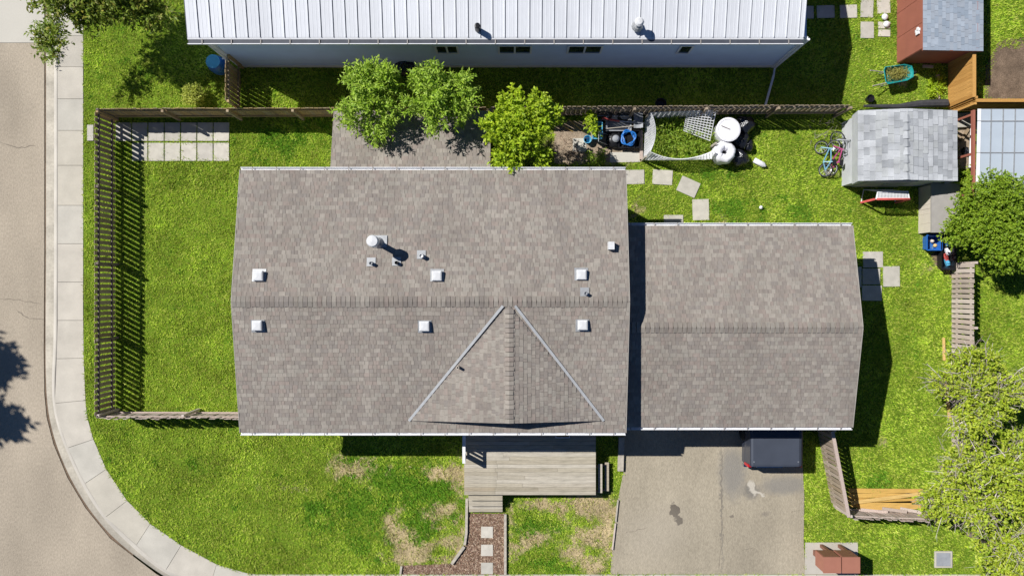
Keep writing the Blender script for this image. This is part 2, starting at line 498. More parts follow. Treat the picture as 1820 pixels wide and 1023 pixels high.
ys = np.concatenate([np.linspace(P(0, 1020).y, 12.5, 230), [16, 25, 50, 120]])
ts = np.concatenate([np.linspace(0, 38.5, 330), [45, 60, 140]])
Yg = np.repeat(ys[:, None], len(ts), 1)
Xg = lawn_left(Yg) + ts[None, :] * ((21.8 - lawn_left(Yg)) / 38.5)
Zg = ground_h(Xg, Yg)
Vg = np.stack([Xg, Yg, Zg], -1).reshape(-1, 3)
nr, nc = Xg.shape
idx = np.arange(nr * nc).reshape(nr, nc)
Fg = np.stack([idx[:-1, :-1], idx[:-1, 1:], idx[1:, 1:], idx[1:, :-1]], -1).reshape(-1, 4)
me = np_mesh('lawn', Vg, Fg, [M['lawn']])
at = me.attributes.new('dry', 'FLOAT', 'POINT')
at.data.foreach_set('value', dryness(Vg[:, 0], Vg[:, 1]).astype(np.float32))
me.polygons.foreach_set('use_smooth', [True] * len(me.polygons))
mesh_obj('lawn', me, (0, 0, 0), kind='structure')

# street (asphalt) with the concrete apron north of it; a narrow gap stays open along the gutter
sp = [P(u - .2, v + .1, -.1) for u, v in str_px]
a = MB()
ymid = P(0, 75).y
pts = [(p.x, p.y) for p in sp if p.y < ymid] 
poly = [(sp[0].x, ymid)] + pts + [(40, pts[-1][1]), (40, -40), (-27.5, -40), (-27.5, ymid)]
fan = [Vector((x, y, -.1)) for x, y in poly]
a.add(fan, [tuple(range(len(fan)))])
obj('street', a, M['asphalt'], kind='structure')
a = MB()
a.ab((-27.5, ymid + .012, -.2), (sp[0].x, 40, -.096))
obj('street_apron', a, M['street_conc'], kind='structure')
a = MB()
a.add([(-29, -40, -.118), (-15, -40, -.118), (-15, 40, -.118), (-29, 40, -.118)], [(0, 1, 2, 3)])
obj('road_bed', a, M['soil'], kind='structure')

# gutter and rolled kerb, swept along the corner
def resample(px, n):
    p = np.array([(P(u, v).x, P(u, v).y) for u, v in px])
    d = np.concatenate([[0], np.cumsum(np.hypot(*np.diff(p, axis=0).T))])
    # Catmull style smoothing through dense linear samples
    t = np.linspace(0, d[-1], n)
    q = np.stack([np.interp(t, d, p[:, 0]), np.interp(t, d, p[:, 1])], -1)
    for _ in range(10):
        q[1:-1] = (q[:-2] + 2 * q[1:-1] + q[2:]) / 4
    return q
NS = 260
q0, q1, q2 = resample(str_px[:11] + [(360, 1066), (450, 1086), (2000, 1086)], NS), resample(foot_px + [(2000, 1071)], NS), resample(mid_px + [(2000, 1062)], NS)
lines = [(q0, -.2), (q0, -.095), (q1, -.105), (q1 * .65 + q2 * .35, -.035), (q1 * .3 + q2 * .7, .0), (q2, .006), (q2, -.2)]
V = np.concatenate([np.concatenate([q, np.full((NS, 1), z)], 1) for q, z in lines])
F = []
for i in range(len(lines) - 1):
    for k in range(NS - 1):
        F.append((i * NS + k, i * NS + k + 1, (i + 1) * NS + k + 1, (i + 1) * NS + k))
me = np_mesh('kerb', V, np.array(F), [M['conc'], M['gutter_conc']], np.array([1 if i < 2 else 0 for i in range(len(lines) - 1) for k in range(NS - 1)]))
mesh_obj('kerb', me, (0, 0, 0), kind='structure')

# sidewalk: one slab after another
sw = thing('sidewalk', None, None, (P(125, 500).x, P(125, 500).y, 0))
sw['kind'] = 'structure'
J = [((103, v), (148, v)) for v in (-330, -270, -210, -150, -90, -20, 64, 119, 176, 232, 294, 365, 433, 501, 569)] + \
    [((101, 637), (149, 636)), ((98, 716), (152, 711)), ((121, 795), (166, 780)), ((152, 858), (189, 833)), ((188, 918), (226, 889)),
     ((243, 967), (267, 930)), ((295, 1012), (322, 968)), ((372, 1044), (385, 1002)), ((450, 1062), (455, 1020))]
J += [((u, 1062), (u, 1020)) for u in range(513, 2000, 67)]
for (m0, l0), (m1, l1) in zip(J[:-1], J[1:]):
    def arc(a, b, line):
        out = [a]
        for t in (.25, .5, .75):
            p = (a[0] + (b[0] - a[0]) * t, a[1] + (b[1] - a[1]) * t)
            if a[1] > 640 and a[0] < 440:
                # push the point on to the curve
                best = None
                q = (line - np.array([P(*p).x, P(*p).y]))
                i = np.argmin((q ** 2).sum(1))
                out.append((line[i][0], line[i][1], 'w'))
            else:
                out.append(p)
        return out + [b]
    qL = resample(lawn_px + [(455, 1020), (2000, 1020)], 900)
    ql2 = resample(mid_px + [(2000, 1062)], 900)
    def W(p):
        return Vector((p[0], p[1], 0)) if len(p) == 3 else P(*p)
    A = [W(p) for p in arc(l0, l1, qL)]
    B = [W(p) for p in arc(m0, m1, ql2)]
    c = sum(A + B, Vector()) / (len(A) + len(B))
    dirv = ((A[-1] + B[-1]) / 2 - (A[0] + B[0]) / 2)
    Ln = dirv.length
    sh = 1 - .014 / Ln
    dn = dirv.normalized()
    def shrink(p):
        d = (p - c).dot(dn)
        return p - dn * d * (1 - sh)
    ring = [shrink(p) for p in A] + [shrink(p) for p in reversed(B)]
    zt = .014 + random.uniform(-.003, .003)
    b = MB()
    b.slab([(p.x, p.y, zt) for p in ring] if True else [], .14)
    # make sure the top faces up
    ar = sum(ring[i].x * ring[(i + 1) % len(ring)].y - ring[(i + 1) % len(ring)].x * ring[i].y for i in range(len(ring)))
    if ar < 0:
        b = MB(); b.slab([(p.x, p.y, zt) for p in reversed(ring)], .14)
    obj('slab', b, M['conc_o'], sw)

# driveway
dp = [(1108, 700), (1108, 838), (1099, 884), (1093, 930), (1086, 1000), (1085, 1019), (1431, 1019), (1428, 960), (1429, 880), (1426, 820), (1428, 700)]
a = MB()
a.prism([(P(u, v).x, P(u, v).y) for u, v in dp], -.05, .022)
obj('driveway', a, M['drive'], kind='structure')
def crack(px, wd, z, parent_name):
    b = MB()
    rr = random.Random(len(px) * 7 + int(px[0][0]))
    pts = []
    for p, q in zip(px[:-1], px[1:]):
        for k in range(6):
            t_ = k / 6
            pts.append(P(p[0] + (q[0] - p[0]) * t_ + rr.uniform(-1, 1), p[1] + (q[1] - p[1]) * t_ + rr.uniform(-1, 1)))
    pts.append(P(*px[-1]))
    vs, fs = [], []
    for i, p in enumerate(pts):
        d = (pts[min(i + 1, len(pts) - 1)] - pts[max(i - 1, 0)]).normalized()
        n_ = Vector((-d.y, d.x, 0)) * wd * rr.uniform(.3, 1) * (.15 if i in (0, len(pts) - 1) else 1)
        vs += [(p.x + n_.x, p.y + n_.y, z), (p.x - n_.x, p.y - n_.y, z)]
    fs = [(2 * i, 2 * i + 1, 2 * i + 3, 2 * i + 2) for i in range(len(pts) - 1)]
    b.add(vs, fs)
    obj('pavement_crack', b, M['tar'], bpy.data.objects[parent_name])
M['tar'] = mat('crack_filler', (.17, .145, .115), .95)
for px in ([(-20, 530), (30, 533), (70, 540)], [(28, 552), (48, 566), (77, 567)], [(-10, 250), (30, 262), (60, 258)]):
    crack(px, .018, -.096, 'street')
for px in ([(1110, 946), (1130, 942), (1148, 937)], [(1104, 980), (1116, 985)], [(1318, 977), (1330, 974), (1342, 972)], [(1405, 910), (1425, 904)], [(1283, 800), (1281, 870), (1283, 930), (1277, 1015)]):
    crack(px, .009, .026, 'driveway')
# mulch path to the front steps
mp_px = [(833, 912), (897, 912), (898, 1019), (712, 1019), (712, 1004), (800, 1001), (826, 967), (830, 940)]
a = MB()
a.prism([(P(u, v).x, P(u, v).y) for u, v in mp_px], -.05, .018)
obj('mulch_path', a, M['mulch'], kind='structure')
def in_poly(x, y, poly):
    x, y = np.asarray(x), np.asarray(y)
    r = np.zeros(x.shape, bool)
    n = len(poly)
    for i in range(n):
        x0, y0 = poly[i]
        x1, y1 = poly[(i + 1) % n]
        c = ((y0 > y) != (y1 > y))
        with np.errstate(divide='ignore', invalid='ignore'):
            r ^= c & (x < (x1 - x0) * (y - y0) / (y1 - y0 + 1e-12) + x0)
    return r
def px_poly(l):
    return [(P(u, v).x, P(u, v).y) for u, v in l]
mpw = px_poly(mp_px)
n = 9000
cx, cy = rng.uniform(-4.6, 0, n), rng.uniform(-11.3, -8.8, n)
k = in_poly(cx, cy, mpw)
cx, cy = cx[k], cy[k]
n = len(cx)
t = rng.uniform(0, 6.28, n); ln = rng.uniform(.02, .05, n); wd = rng.uniform(.008, .02, n)
dx, dy = np.cos(t), np.sin(t)
z = rng.uniform(.022, .04, n); tz = rng.uniform(-.4, .4, n)
V = np.stack([np.stack([cx + dx * ln * a - dy * wd * b, cy + dy * ln * a + dx * wd * b, z + tz * ln * a], -1) for a, b in ((-1, -1), (1, -1), (1, 1), (-1, 1))], 1).reshape(-1, 3)
mesh_obj('mulch_chips', np_mesh('mulch_chips', V, np.arange(4 * n).reshape(-1, 4), [M['chip']]), (0, 0, 0), label='brown bark chips strewn over the front path', cat='mulch', kind='stuff')
# bare soil beds and pads
def patch(name, px, z0, z1, m):
    a = MB(); a.prism(px_poly(px), z0, z1)
    return obj(name, a, m, kind='structure')
patch('soil_bed', [(1765, 78), (1790, 74), (1850, 70), (1850, 186), (1738, 186), (1742, 120)], .1, NZ + .02, M['soil'])
patch('soil_strip', [(1700, 196), (1732, 196), (1732, 300), (1702, 300)], -.05, .016, M['sand'])
patch('soil_patch', [(1648, 415), (1700, 412), (1702, 482), (1690, 495), (1668, 478), (1655, 455)], -.05, .012, M['soil'])
patch('dirt_yard', [(985, 215), (1140, 215), (1140, 288), (1050, 288), (1020, 296), (985, 290)], -.05, .012, M['sand'])

# ------------------------------------------------------------------ shingled roofs
def shingle_mesh(key, wd, ex, th, m, cache={}):
    k = (key, wd, ex, th)
    if k not in cache:
        h = wd / 2 - .0035
        V = [(-h, 0, th), (h, 0, th), (h, ex + .012, .003), (-h, ex + .012, .003), (-h, 0, 0), (h, 0, 0), (h, ex + .012, -.002), (-h, ex + .012, -.002)]
        me = bpy.data.meshes.new('shingle')
        me.from_pydata(V, [], [(0, 1, 2, 3), (4, 5, 1, 0), (5, 6, 2, 1), (7, 4, 0, 3), (6, 7, 3, 2)])
        me.materials.append(m)
        cache[k] = me
    return cache[k]

class Roofing:
    """collects shingles of one roof; the ones nearest the camera become parts, the others one mesh"""
    def __init__(s, parent, mat_o, mat_i, key):
        s.parent, s.mo, s.mi, s.key = parent, mat_o, mat_i, key
        s.items = []
    def plane(s, O, A, U, length, slope, ex=.142, widths=(.11, .15, .19, .24), ths=(.007, .015), rng_a=None):
        O, A, U = Vector(O), Vector(A).normalized(), Vector(U).normalized()
        Nn = A.cross(U).normalized()
        rows = int(slope / ex + .5)
        exx = slope / rows
        for r in range(rows):
            u0 = r * exx
            lo, hi = (0, length) if rng_a is None else rng_a(u0 + exx * .5)
            if hi - lo < .06:
                continue
            x = lo - random.choice(widths) * random.random()
            while x < hi - .02:
                wd = random.choice(widths)
                a0, a1 = max(x, lo), min(x + wd, hi)
                if a1 - a0 > .03:
                    c = O + A * ((a0 + a1) / 2) + U * u0 + Nn * .004
                    s.items.append((c, A, U, Nn, a1 - a0, exx, random.choice(ths), abs(a1 - a0 - wd) < 1e-6))
                x += wd
    def finish(s, limit=300, cx=0, cy=0):
        full = [i for i in s.items if i[7]]
        full.sort(key=lambda i: (i[0].x - cx) ** 2 + (i[0].y - cy) ** 2 + (CAM_H - i[0].z) ** 2)
        top = full[:limit]
        ids = set(map(id, top))
        inv = Matrix.Translation(-WORLD[s.parent.name])
        for c, A, U, Nn, wd, ex, th, _ in top:
            o = bpy.data.objects.new('shingle', shingle_mesh(s.key, round(wd, 3), round(ex, 4), th, s.mo))
            col.objects.link(o)
            o.parent = s.parent
            o.matrix_parent_inverse = inv
            o.matrix_basis = Matrix(((A.x, U.x, Nn.x, c.x), (A.y, U.y, Nn.y, c.y), (A.z, U.z, Nn.z, c.z), (0, 0, 0, 1)))
        rest = [i for i in s.items if id(i) not in ids]
        if rest:
            b = MB()
            for c, A, U, Nn, wd, ex, th, _ in rest:
                h = wd / 2 - .0035
                L = ex + .012
                vs = [c + A * x + U * y + Nn * z for x, y, z in ((-h, 0, th), (h, 0, th), (h, L, .003), (-h, L, .003), (-h, 0, 0), (h, 0, 0))]
                b.add(vs, [(0, 1, 2, 3), (4, 5, 1, 0), (5, 2, 1), (4, 0, 3)])
            obj('shingle_field', b, s.mi, s.parent, kind='stuff')

def ridge_caps(parent, p0, p1, U1, U2, m, step=.2, half=.19):
    """bent cap shingles along a ridge from p0 to p1"""
    p0, p1 = Vector(p0), Vector(p1)
    d = (p1 - p0)
    n = int(d.length / step)
    d.normalize()
    U1, U2 = Vector(U1).normalized(), Vector(U2).normalized()     # downslope directions either side
    for i in range(n):
        j = random.uniform(-.012, .012)
        a = p0 + d * (i * step + .008)
        b = p0 + d * (i * step + step - .012)
        z0, z1 = Vector((0, 0, .036 + random.uniform(0, .016))), Vector((0, 0, .022))
        mb = MB()
        vs = []
        for q, zz in ((a, z0), (b, z1)):
            vs += [q + U1 * (half + j) + zz, q + zz + Vector((0, 0, .006)), q + U2 * (half + j) + zz]
        vs += [v - Vector((0, 0, .02)) for v in vs]
        mb.add(vs, [(0, 1, 4, 3), (1, 2, 5, 4), (6, 7, 1, 0), (7, 8, 2, 1), (3, 9, 6, 0), (2, 8, 11, 5), (4, 10, 9, 3), (5, 11, 10, 4)])
        # keep normals outward whichever way the ridge runs
        obj('ridge_shingle', mb, m, parent)

def gutter(name, p0, p1, out, parent, hang=.83, mw=None, w_=.11):
    """open trough gutter with hanger straps; out = direction away from the house"""
    p0, p1, out = Vector(p0), Vector(p1), Vector(out)
    mw = mw or M['white']
    b = MB()
    h_ = .09
    t = Vector((0, 0, 1))
    prof = [(0, 0), (0, -h_), (w_, -h_), (w_, .0), (w_ - .022, .0), (w_ - .022, -h_ + .012), (.012, -h_ + .012), (.012, 0)]
    vs = [p + out * x + t * z for p in (p0, p1) for x, z in prof]
    n = len(prof)
    fs = [(i, (i + 1) % n, n + (i + 1) % n, n + i) for i in range(n)] + [(0, 7, 6, 1), (1, 6, 5, 2), (2, 5, 4, 3)] + [(n, n + 1, n + 6, n + 7), (n + 1, n + 2, n + 5, n + 6), (n + 2, n + 3, n + 4, n + 5)]
    b.add(vs, fs)
    g = obj(name, b, mw, parent)
    L = (p1 - p0).length
    d = (p1 - p0).normalized()
    k = int(L / hang)
    for i in range(k):
        c = p0 + d * (L * (i + .5) / k)
        s = MB()
        s.bar(c + out * .0 + t * .004, c + out * (w_ + .004) + t * .004, .035, .008)
        obj('hanger', s, M['lid'], g)
    return g

def gable_house(root, x0, x1, y0, y1, ze, zr, yr, roofing, over=.3, wall_m=None, wz=0.0, th=.09, doors=None, dsplit=None):
    """walls + two roof planes with ridge along X. x0..y1 are eave outlines"""
    b = MB()
    n0, n1 = y0 + .45, y1 - .45
    e0, e1 = x0 + over, x1 - over
    f = lambda y: ze + (zr - ze) * (1 - abs(y - yr) / ((yr - y0) if y < yr else (y1 - yr))) - th - .02
    t = .15
    # four wall leaves
    if not doors:
        b.ab((e0, n0, wz), (e1, n0 + t, f(n0)))
    else:
        xs = [e0] + [q for d in doors for q in d[:2]] + [e1]
        for i in range(0, len(xs), 2):
            b.ab((xs[i], n0, wz), (xs[i + 1], n0 + t, f(n0)))
        for d0, d1, dh in doors:
            b.ab((d0, n0, dh), (d1, n0 + t, f(n0)))
    b.ab((e0, n1 - t, wz), (e1, n1, f(n1)))
    for xa in (e0, e1 - t):
        pr = [(n0 + t, wz), (n1 - t, wz), (n1 - t, f(n1 - t)), (yr, f(yr)), (n0 + t, f(n0 + t))]
        vs = [(xa, y, z) for y, z in pr] + [(xa + t, y, z) for y, z in pr]
        b.add(vs, [(4, 3, 2, 1, 0), (5, 6, 7, 8, 9)] + [(i, (i + 1) % 5, 5 + (i + 1) % 5, 5 + i) for i in range(5)])
    obj('wall', b, wall_m, root)
    r = MB()
    T = Vector((0, 0, th))
    top = [(x0, y0, ze), (x1, y0, ze), (x1, yr, zr), (x0, yr, zr), (x1, y1, ze), (x0, y1, ze)]
    vs = [Vector(p) for p in top] + [Vector(p) - T for p in top]
    r.add(vs, [(0, 1, 2, 3), (3, 2, 4, 5), (9, 8, 7, 6), (11, 10, 8, 9), (0, 6, 7, 1), (1, 7, 8, 2), (2, 8, 10, 4), (4, 10, 11, 5), (5, 11, 9, 3), (3, 9, 6, 0)])
    roof = obj('roof', r, M['underlay'], root)
    # rake trim
    for xx, s in ((x0, -1), (x1, 1)):
        for (ya, za), (yb, zb) in (((y0, ze), (yr, zr)), ((yr, zr), (y1, ze))):
            q = MB()
            q.bar((xx + s * .012, ya, za - .055), (xx + s * .012, yb, zb - .055), .022, .14)
            obj('rake_board', q, M['rake'], roof)
    return roof

# ------------------------------------------------------------------ the house
HZ, HR = 3.4, 4.16
hx0, hx1 = P(427, 0, HZ).x, P(1112, 0, HZ).x
hy0, hy1 = P(0, 768, HZ).y, P(0, 302, HZ).y
hyr = (hy0 + hy1) / 2
house = thing('house', 'long grey-brown shingled house in the middle with small front cross gable', 'house', ((hx0 + hx1) / 2, hyr, 0))
h_roof = gable_house(house, hx0, hx1, hy0, hy1, HZ, HR, hyr, None, wall_m=M['siding'])
RF = Roofing(h_roof, M['shingle_o'], M['shingle_i'], 'house')
sl_s = math.hypot(hyr - hy0, HR - HZ)
Us = Vector((0, hyr - hy0, HR - HZ)).normalized()
Un = Vector((0, hyr - hy1, HR - HZ)).normalized()
RF.plane((hx0, hy0, HZ), (1, 0, 0), Us, hx1 - hx0, sl_s - .05)
RF.plane((hx1, hy1, HZ), (-1, 0, 0), Un, hx1 - hx0, sl_s - .05)
ridge_caps(h_roof, (hx0, hyr, HR), (hx1, hyr, HR), -Us, -Un, M['shingle_o'], step=.16)
gutter('gutter', (hx0, hy0 + .01, HZ - .005), (hx1, hy0 + .01, HZ - .005), (0, -1, 0), house)
gutter('gutter', (hx1, hy1 - .01, HZ - .005), (hx0, hy1 - .01, HZ - .005), (0, 1, 0), house)
# front cross gable: ridge level with the main ridge, running south
def main_z(y):
    return HZ + (HR - HZ) * (y - hy0) / (hyr - hy0)
gz = HR
gyF = P(0, 752, gz).y
gxc = P(905, 0, gz).x
yc = P(0, 747, main_z(-4.6)).y
zc = main_z(yc)
gL, gR = P(727, 0, zc).x, P(1073, 0, zc).x
ytop = hyr - .12
b = MB()
A0, B0, C0, D0 = Vector((gL, yc, zc)), Vector((gxc, gyF, gz)), Vector((gR, yc, zc)), Vector((gxc, ytop, gz))
up = Vector((0, 0, .02))
b.add([A0 + up, B0 + up, D0 + up, C0 + up, A0 - Vector((0, 0, .03)), B0 - Vector((0, 0, .09)), C0 - Vector((0, 0, .03))], [(0, 1, 2), (1, 3, 2), (0, 4, 5, 1), (1, 5, 6, 3)])
# recessed gable face
yf = yc + .3
b.add([(gL + .5, yf, main_z(yf) - .02), (gR - .5, yf, main_z(yf) - .02), (gxc, yf, gz - .05)], [(0, 1, 2)], 1)
fg = obj('front_gable', b, [M['underlay'], M['siding']], house)
GF = Roofing(fg, M['shingle_o'], M['shingle_i'], 'house')
def gable_side(eave, ridge0, sgn):
    # coordinates: a along the ridge (south to north), u from the eave corner up to the ridge
    Ex = eave.x
    dxr = gxc - Ex
    slope = math.hypot(dxr, gz - zc)
    U = Vector((dxr, 0, gz - zc)).normalized()
    A = Vector((0, 1, 0)) * (-sgn)
    O = Vector((Ex, yc, zc)) + up
    n_ = A.cross(U)
    if sgn < 0:    # west side, A = +Y
        GF.plane(O, A, U, 1, slope - .05, rng_a=lambda u: (-(yc - gyF) * u / slope, (ytop - yc) * u / slope - .02))
    else:
        GF.plane(O, A, U, 1, slope - .05, rng_a=lambda u: (-(ytop - yc) * u / slope + .02, (yc - gyF) * u / slope))
    return U
# choose A so that A x U points up
def side(eave, flip):
    dxr = gxc - eave.x
    slope = math.hypot(dxr, gz - zc)
    U = Vector((dxr, 0, gz - zc)).normalized()
    A = Vector((0, 1, 0))
    if A.cross(U).z < 0:
        A = -A
    O = Vector((eave.x, yc, zc)) + up
    if A.y > 0:
        GF.plane(O, A, U, 1, slope - .05, rng_a=lambda u: (-(yc - gyF) * u / slope, (ytop - yc) * u / slope - .06))
    else:
        GF.plane(O, A, U, 1, slope - .05, rng_a=lambda u: (-(ytop - yc) * u / slope + .06, (yc - gyF) * u / slope))
    return U
UL = side(A0, False)
UR = side(C0, True)
GF.finish(150, 0, -2)
ridge_caps(fg, (gxc, gyF, gz + .02), (gxc, ytop - .1, gz + .02), -UR, -UL, M['shingle_o'], step=.16, half=.15)
RF.finish(150, 0, 0)
for e in (A0, C0):
    q = MB()
    p0 = Vector((e.x, e.y, e.z + .035)); p1 = Vector((gxc + (e.x - gxc) * .06, ytop - .02, gz + .035))
    q.bar(p0, p1, .09, .012)
    d = (p1 - p0)
    obj('valley_flashing', q, M['valley'], house)
# roof vents and pipes
def roof_z(y):
    return HZ + (HR - HZ) * (1 - abs(y - hyr) / (hyr - hy0))
def on_roof(u, v):
    z = 3.7
    for _ in range(5):
        p = P(u, v, z); z = roof_z(p.y)
    return Vector((p.x, p.y, z))
for u, v, s in ((461, 490, 1), (777, 490, 1), (1033, 488, 1), (459, 578, -1), (755, 579, -1), (1035, 577, -1)):
    c = on_roof(u, v)
    b = MB()
    tl = math.atan2(HR - HZ, hyr - hy0) * (-s)
    b.box(c + Vector((0, .02 * s, .022)), (.46, .43, .012), 0, 0, (tl, 0))
    vb = MB()
    vb.lathe([(.17, .0), (.17, .13)], c + Vector((0, 0, .0)), 4, 0, Matrix.Rotation(math.pi / 4, 3, 'Z'))
    vb.lathe([(.235, .07), (.24, .13), (.225, .16), (.17, .175), (.0, .18)], c, 4, 0, Matrix.Rotation(math.pi / 4, 3, 'Z'))
    vo = obj('roof_vent', vb, M['vent'], house)
    obj('flange', b, M['flash'], vo)
c = on_roof(673, 432)
b = MB()
b.lathe([(.105, 0), (.105, .95)], c, 14)
fl = obj('flue_pipe', b, M['steel'], house, smooth=False)
b = MB()
b.lathe([(.13, .85), (.19, .9), (.2, 1.08), (.17, 1.13), (0, 1.15)], c, 16)
obj('cap', b, M['vent'], fl)
b = MB()
b.box(c + Vector((.04, .06, .03)), (.5, .42, .012), 0, 0, (-.16, 0))
b.lathe([(.2, .02), (.115, .2)], c, 14)
obj('flashing', b, M['flash'], fl)
def plumb(u, v, r, h, m, cap=False):
    c = on_roof(u, v)
    b = MB(); b.lathe([(r, 0), (r, h), (r * .8, h), (r * .8, h - .05), (0, h - .05)], c, 10)
    o = obj('plumbing_vent', b, m, house)
    b = MB(); b.box(c + Vector((-.02, .05, .028)), (.3, .3, .012), 0, 0, (-.16, 0))
    obj('flashing', b, M['flash'], o)
plumb(661, 468, .06, .22, M['greyp'])
plumb(706, 467, .06, .2, M['black'])
plumb(1040, 521, .06, .24, M['greyp'])
plumb(750, 455, .075, .25, M['vent'])
b = MB(); c = on_roof(1085, 437)
b.box(c + Vector((0, 0, .13)), (.2, .26, .26)); obj('exhaust_hood', b, M['vent'], house)
b = MB(); c = P(814, 652, 3.95)
b.tube([c - Vector((0, 0, .25)), c + Vector((0, 0, .16))], .05, 8); b.tube([c + Vector((0, 0, .16)), c + Vector((0, 0, .161))], .035, 8, 1)
obj('vent_pipe', b, [M['tan'], M['black']], house)
# small lamp on the west gable and front door, windows
b = MB(); b.box((hx0 + .28 - .5, P(0, 353, 3).y, 2.7), (.1, .12, .16)); b.bar((hx0 - .2, P(0, 353, 3).y, 2.7), (hx0 + .32, P(0, 353, 3).y, 2.7), .03, .03)
obj('wall_lamp', b, M['white'], house)
def window(root, x0, x1, z0, z1, y, ny, n=2):
    b = MB(); t = .065
    for a, c in (((x0 - t, y, z0 - t), (x1 + t, y + ny * .05, z0)), ((x0 - t, y, z1), (x1 + t, y + ny * .05, z1 + t)), ((x0 - t, y, z0), (x0, y + ny * .05, z1)), ((x1, y, z0), (x1 + t, y + ny * .05, z1))):
        b.ab(a, c)
    for i in range(1, n):
        xm = x0 + (x1 - x0) * i / n
        b.ab((xm - t / 2, y, z0), (xm + t / 2, y + ny * .045, z1))
    o = obj('window', b, M['white'], root)
    for i in range(n):
        q = MB(); g_ = t / 2 if n > 1 else 0
        q.ab((x0 + (x1 - x0) * i / n + (g_ if i else .001), y, z0 + .001), (x0 + (x1 - x0) * (i + 1) / n - (g_ if i < n - 1 else .001), y + ny * .02, z1 - .001))
        obj('pane', q, M['glass'], o)
wy = hy0 + .45
window(house, -7.5, -5.9, 1.7, 2.8, wy, -1)
window(house, -4.4, -2.9, 1.7, 2.8, wy, -1)
window(house, 1.2, 2.7, 1.7, 2.8, wy, -1)
b = MB(); b.ab((-.95, wy, .76), (-.05, wy - .05, 2.75)); d = obj('door', b, M['red'], house)
b = MB(); b.tube([(-.16, wy - .05, 1.75), (-.16, wy - .11, 1.75)], .03, 8); obj('handle', b, M['steel'], d)

# ------------------------------------------------------------------ garage
GZ, GR_ = 2.7, 3.44
gx0, gx1 = P(1113, 0, GZ).x - .25, P(1515, 0, GZ).x
gy0, gy1 = P(0, 758.5, GZ).y, P(0, 401, GZ).y
gyr = (gy0 + gy1) / 2
garage = thing('garage', 'attached garage with grey-brown gable roof beside the driveway', 'garage', ((gx0 + gx1) / 2, gyr, 0))
g_roof = gable_house(garage, gx0, gx1, gy0, gy1, GZ, GR_, gyr, None, wall_m=M['siding'], doors=[(5.2, 7.7, 2.15), (8.55, 11.3, 2.15)])
GFR = Roofing(g_roof, M['shingle_o'], M['shingle_i'], 'house')
sl_g = math.hypot(gyr - gy0, GR_ - GZ)
Ugs = Vector((0, gyr - gy0, GR_ - GZ)).normalized()
Ugn = Vector((0, gyr - gy1, GR_ - GZ)).normalized()
GFR.plane((gx0, gy0, GZ), (1, 0, 0), Ugs, gx1 - gx0, sl_g - .05)
GFR.plane((gx1, gy1, GZ), (-1, 0, 0), Ugn, gx1 - gx0, sl_g - .05)
ridge_caps(g_roof, (gx0, gyr, GR_), (gx1, gyr, GR_), -Ugs, -Ugn, M['shingle_o'], step=.16)
GFR.finish(300, 0, 0)
gutter('gutter', (gx0, gy0 + .01, GZ - .005), (gx1, gy0 + .01, GZ - .005), (0, -1, 0), garage)
gutter('gutter', (gx1, gy1 - .01, GZ - .005), (gx0, gy1 - .01, GZ - .005), (0, 1, 0), garage)
for i in range(4):
    b = MB(); b.ab((5.2, gy0 + .5, .03 + i * .53), (7.7, gy0 + .55, .03 + i * .53 + .515)); obj('door_panel', b, M['white'], garage)
b = MB(); b.box((gx1 + .02, P(0, 600, 2.3).y, 2.35), (.16, .14, .22)); b.bar((gx1 - .35, P(0, 600, 2.3).y, 2.4), (gx1, P(0, 600, 2.3).y, 2.4), .04, .04)
obj('wall_lamp', b, M['white'], garage)

# ------------------------------------------------------------------ rear lean-to
lx0, lx1 = P(591, 0, 2.45).x, P(872, 0, 2.45).x
ly1, ly0 = P(0, 198, 2.3).y, hy1 + .35
lean = thing('lean_to', 'low shingled lean-to against the house under the two ash trees', 'extension', ((lx0 + lx1) / 2, (ly0 + ly1) / 2, 0))
za, zb = 2.3, 2.72
b = MB(); b.ab((lx0 + .2, ly0 - .8, 0), (lx1 - .2, ly1 - .25, 2.15)); obj('wall', b, M['siding'], lean)
b = MB(); b.slab([(lx0, ly1, za), (lx0, ly0 - .9, zb + .2), (lx1, ly0 - .9, zb + .2), (lx1, ly1, za)], .09)
l_roof = obj('roof', b, M['underlay'], lean)
LR = Roofing(l_roof, M['shingle_o'], M['shingle_i'], 'house')
Ul = Vector((0, ly0 - .9 - ly1, zb + .2 - za))
LR.plane((lx1, ly1, za), (-1, 0, 0), Ul, lx1 - lx0, Ul.length - .02)
LR.finish(300, -4, 5)
b = MB(); b.ab((lx0, ly1, za - .13), (lx1, ly1 + .02, za - .005)); obj('fascia', b, M['siding'], lean)

# ------------------------------------------------------------------ neighbour's home with white metal roof
MZ, MR = 3.75, 4.3
mx0, mx1 = P(333, 0, MZ).x, P(1428, 0, MZ).x
my0 = P(0, 69, MZ).y
myr, my1 = my0 + 2.7, my0 + 5.4
wy0 = 8.62
wx0, wx1 = P(430, 0, .35).x, P(1371, 0, .35).x
home = thing('mobile_home', 'long low home with white ribbed metal roof and pale siding with skylight blue painted in', 'house', (0, myr, NZ))
b = MB()
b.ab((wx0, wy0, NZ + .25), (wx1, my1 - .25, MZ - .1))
obj('wall', b, M['siding_sky_tint'], home)
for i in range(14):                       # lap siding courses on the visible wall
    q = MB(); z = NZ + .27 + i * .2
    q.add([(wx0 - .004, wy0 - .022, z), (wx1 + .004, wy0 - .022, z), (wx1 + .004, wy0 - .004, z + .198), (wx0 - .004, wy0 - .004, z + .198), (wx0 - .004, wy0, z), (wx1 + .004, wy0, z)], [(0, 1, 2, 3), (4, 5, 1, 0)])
    obj('siding_board', q, M['siding_sky_tint'], home)
b = MB(); b.ab((wx0 + .02, wy0 - .05, NZ - .1), (wx1 - .02, wy0 + .05, NZ + .255)); obj('skirting', b, M['white'], home)
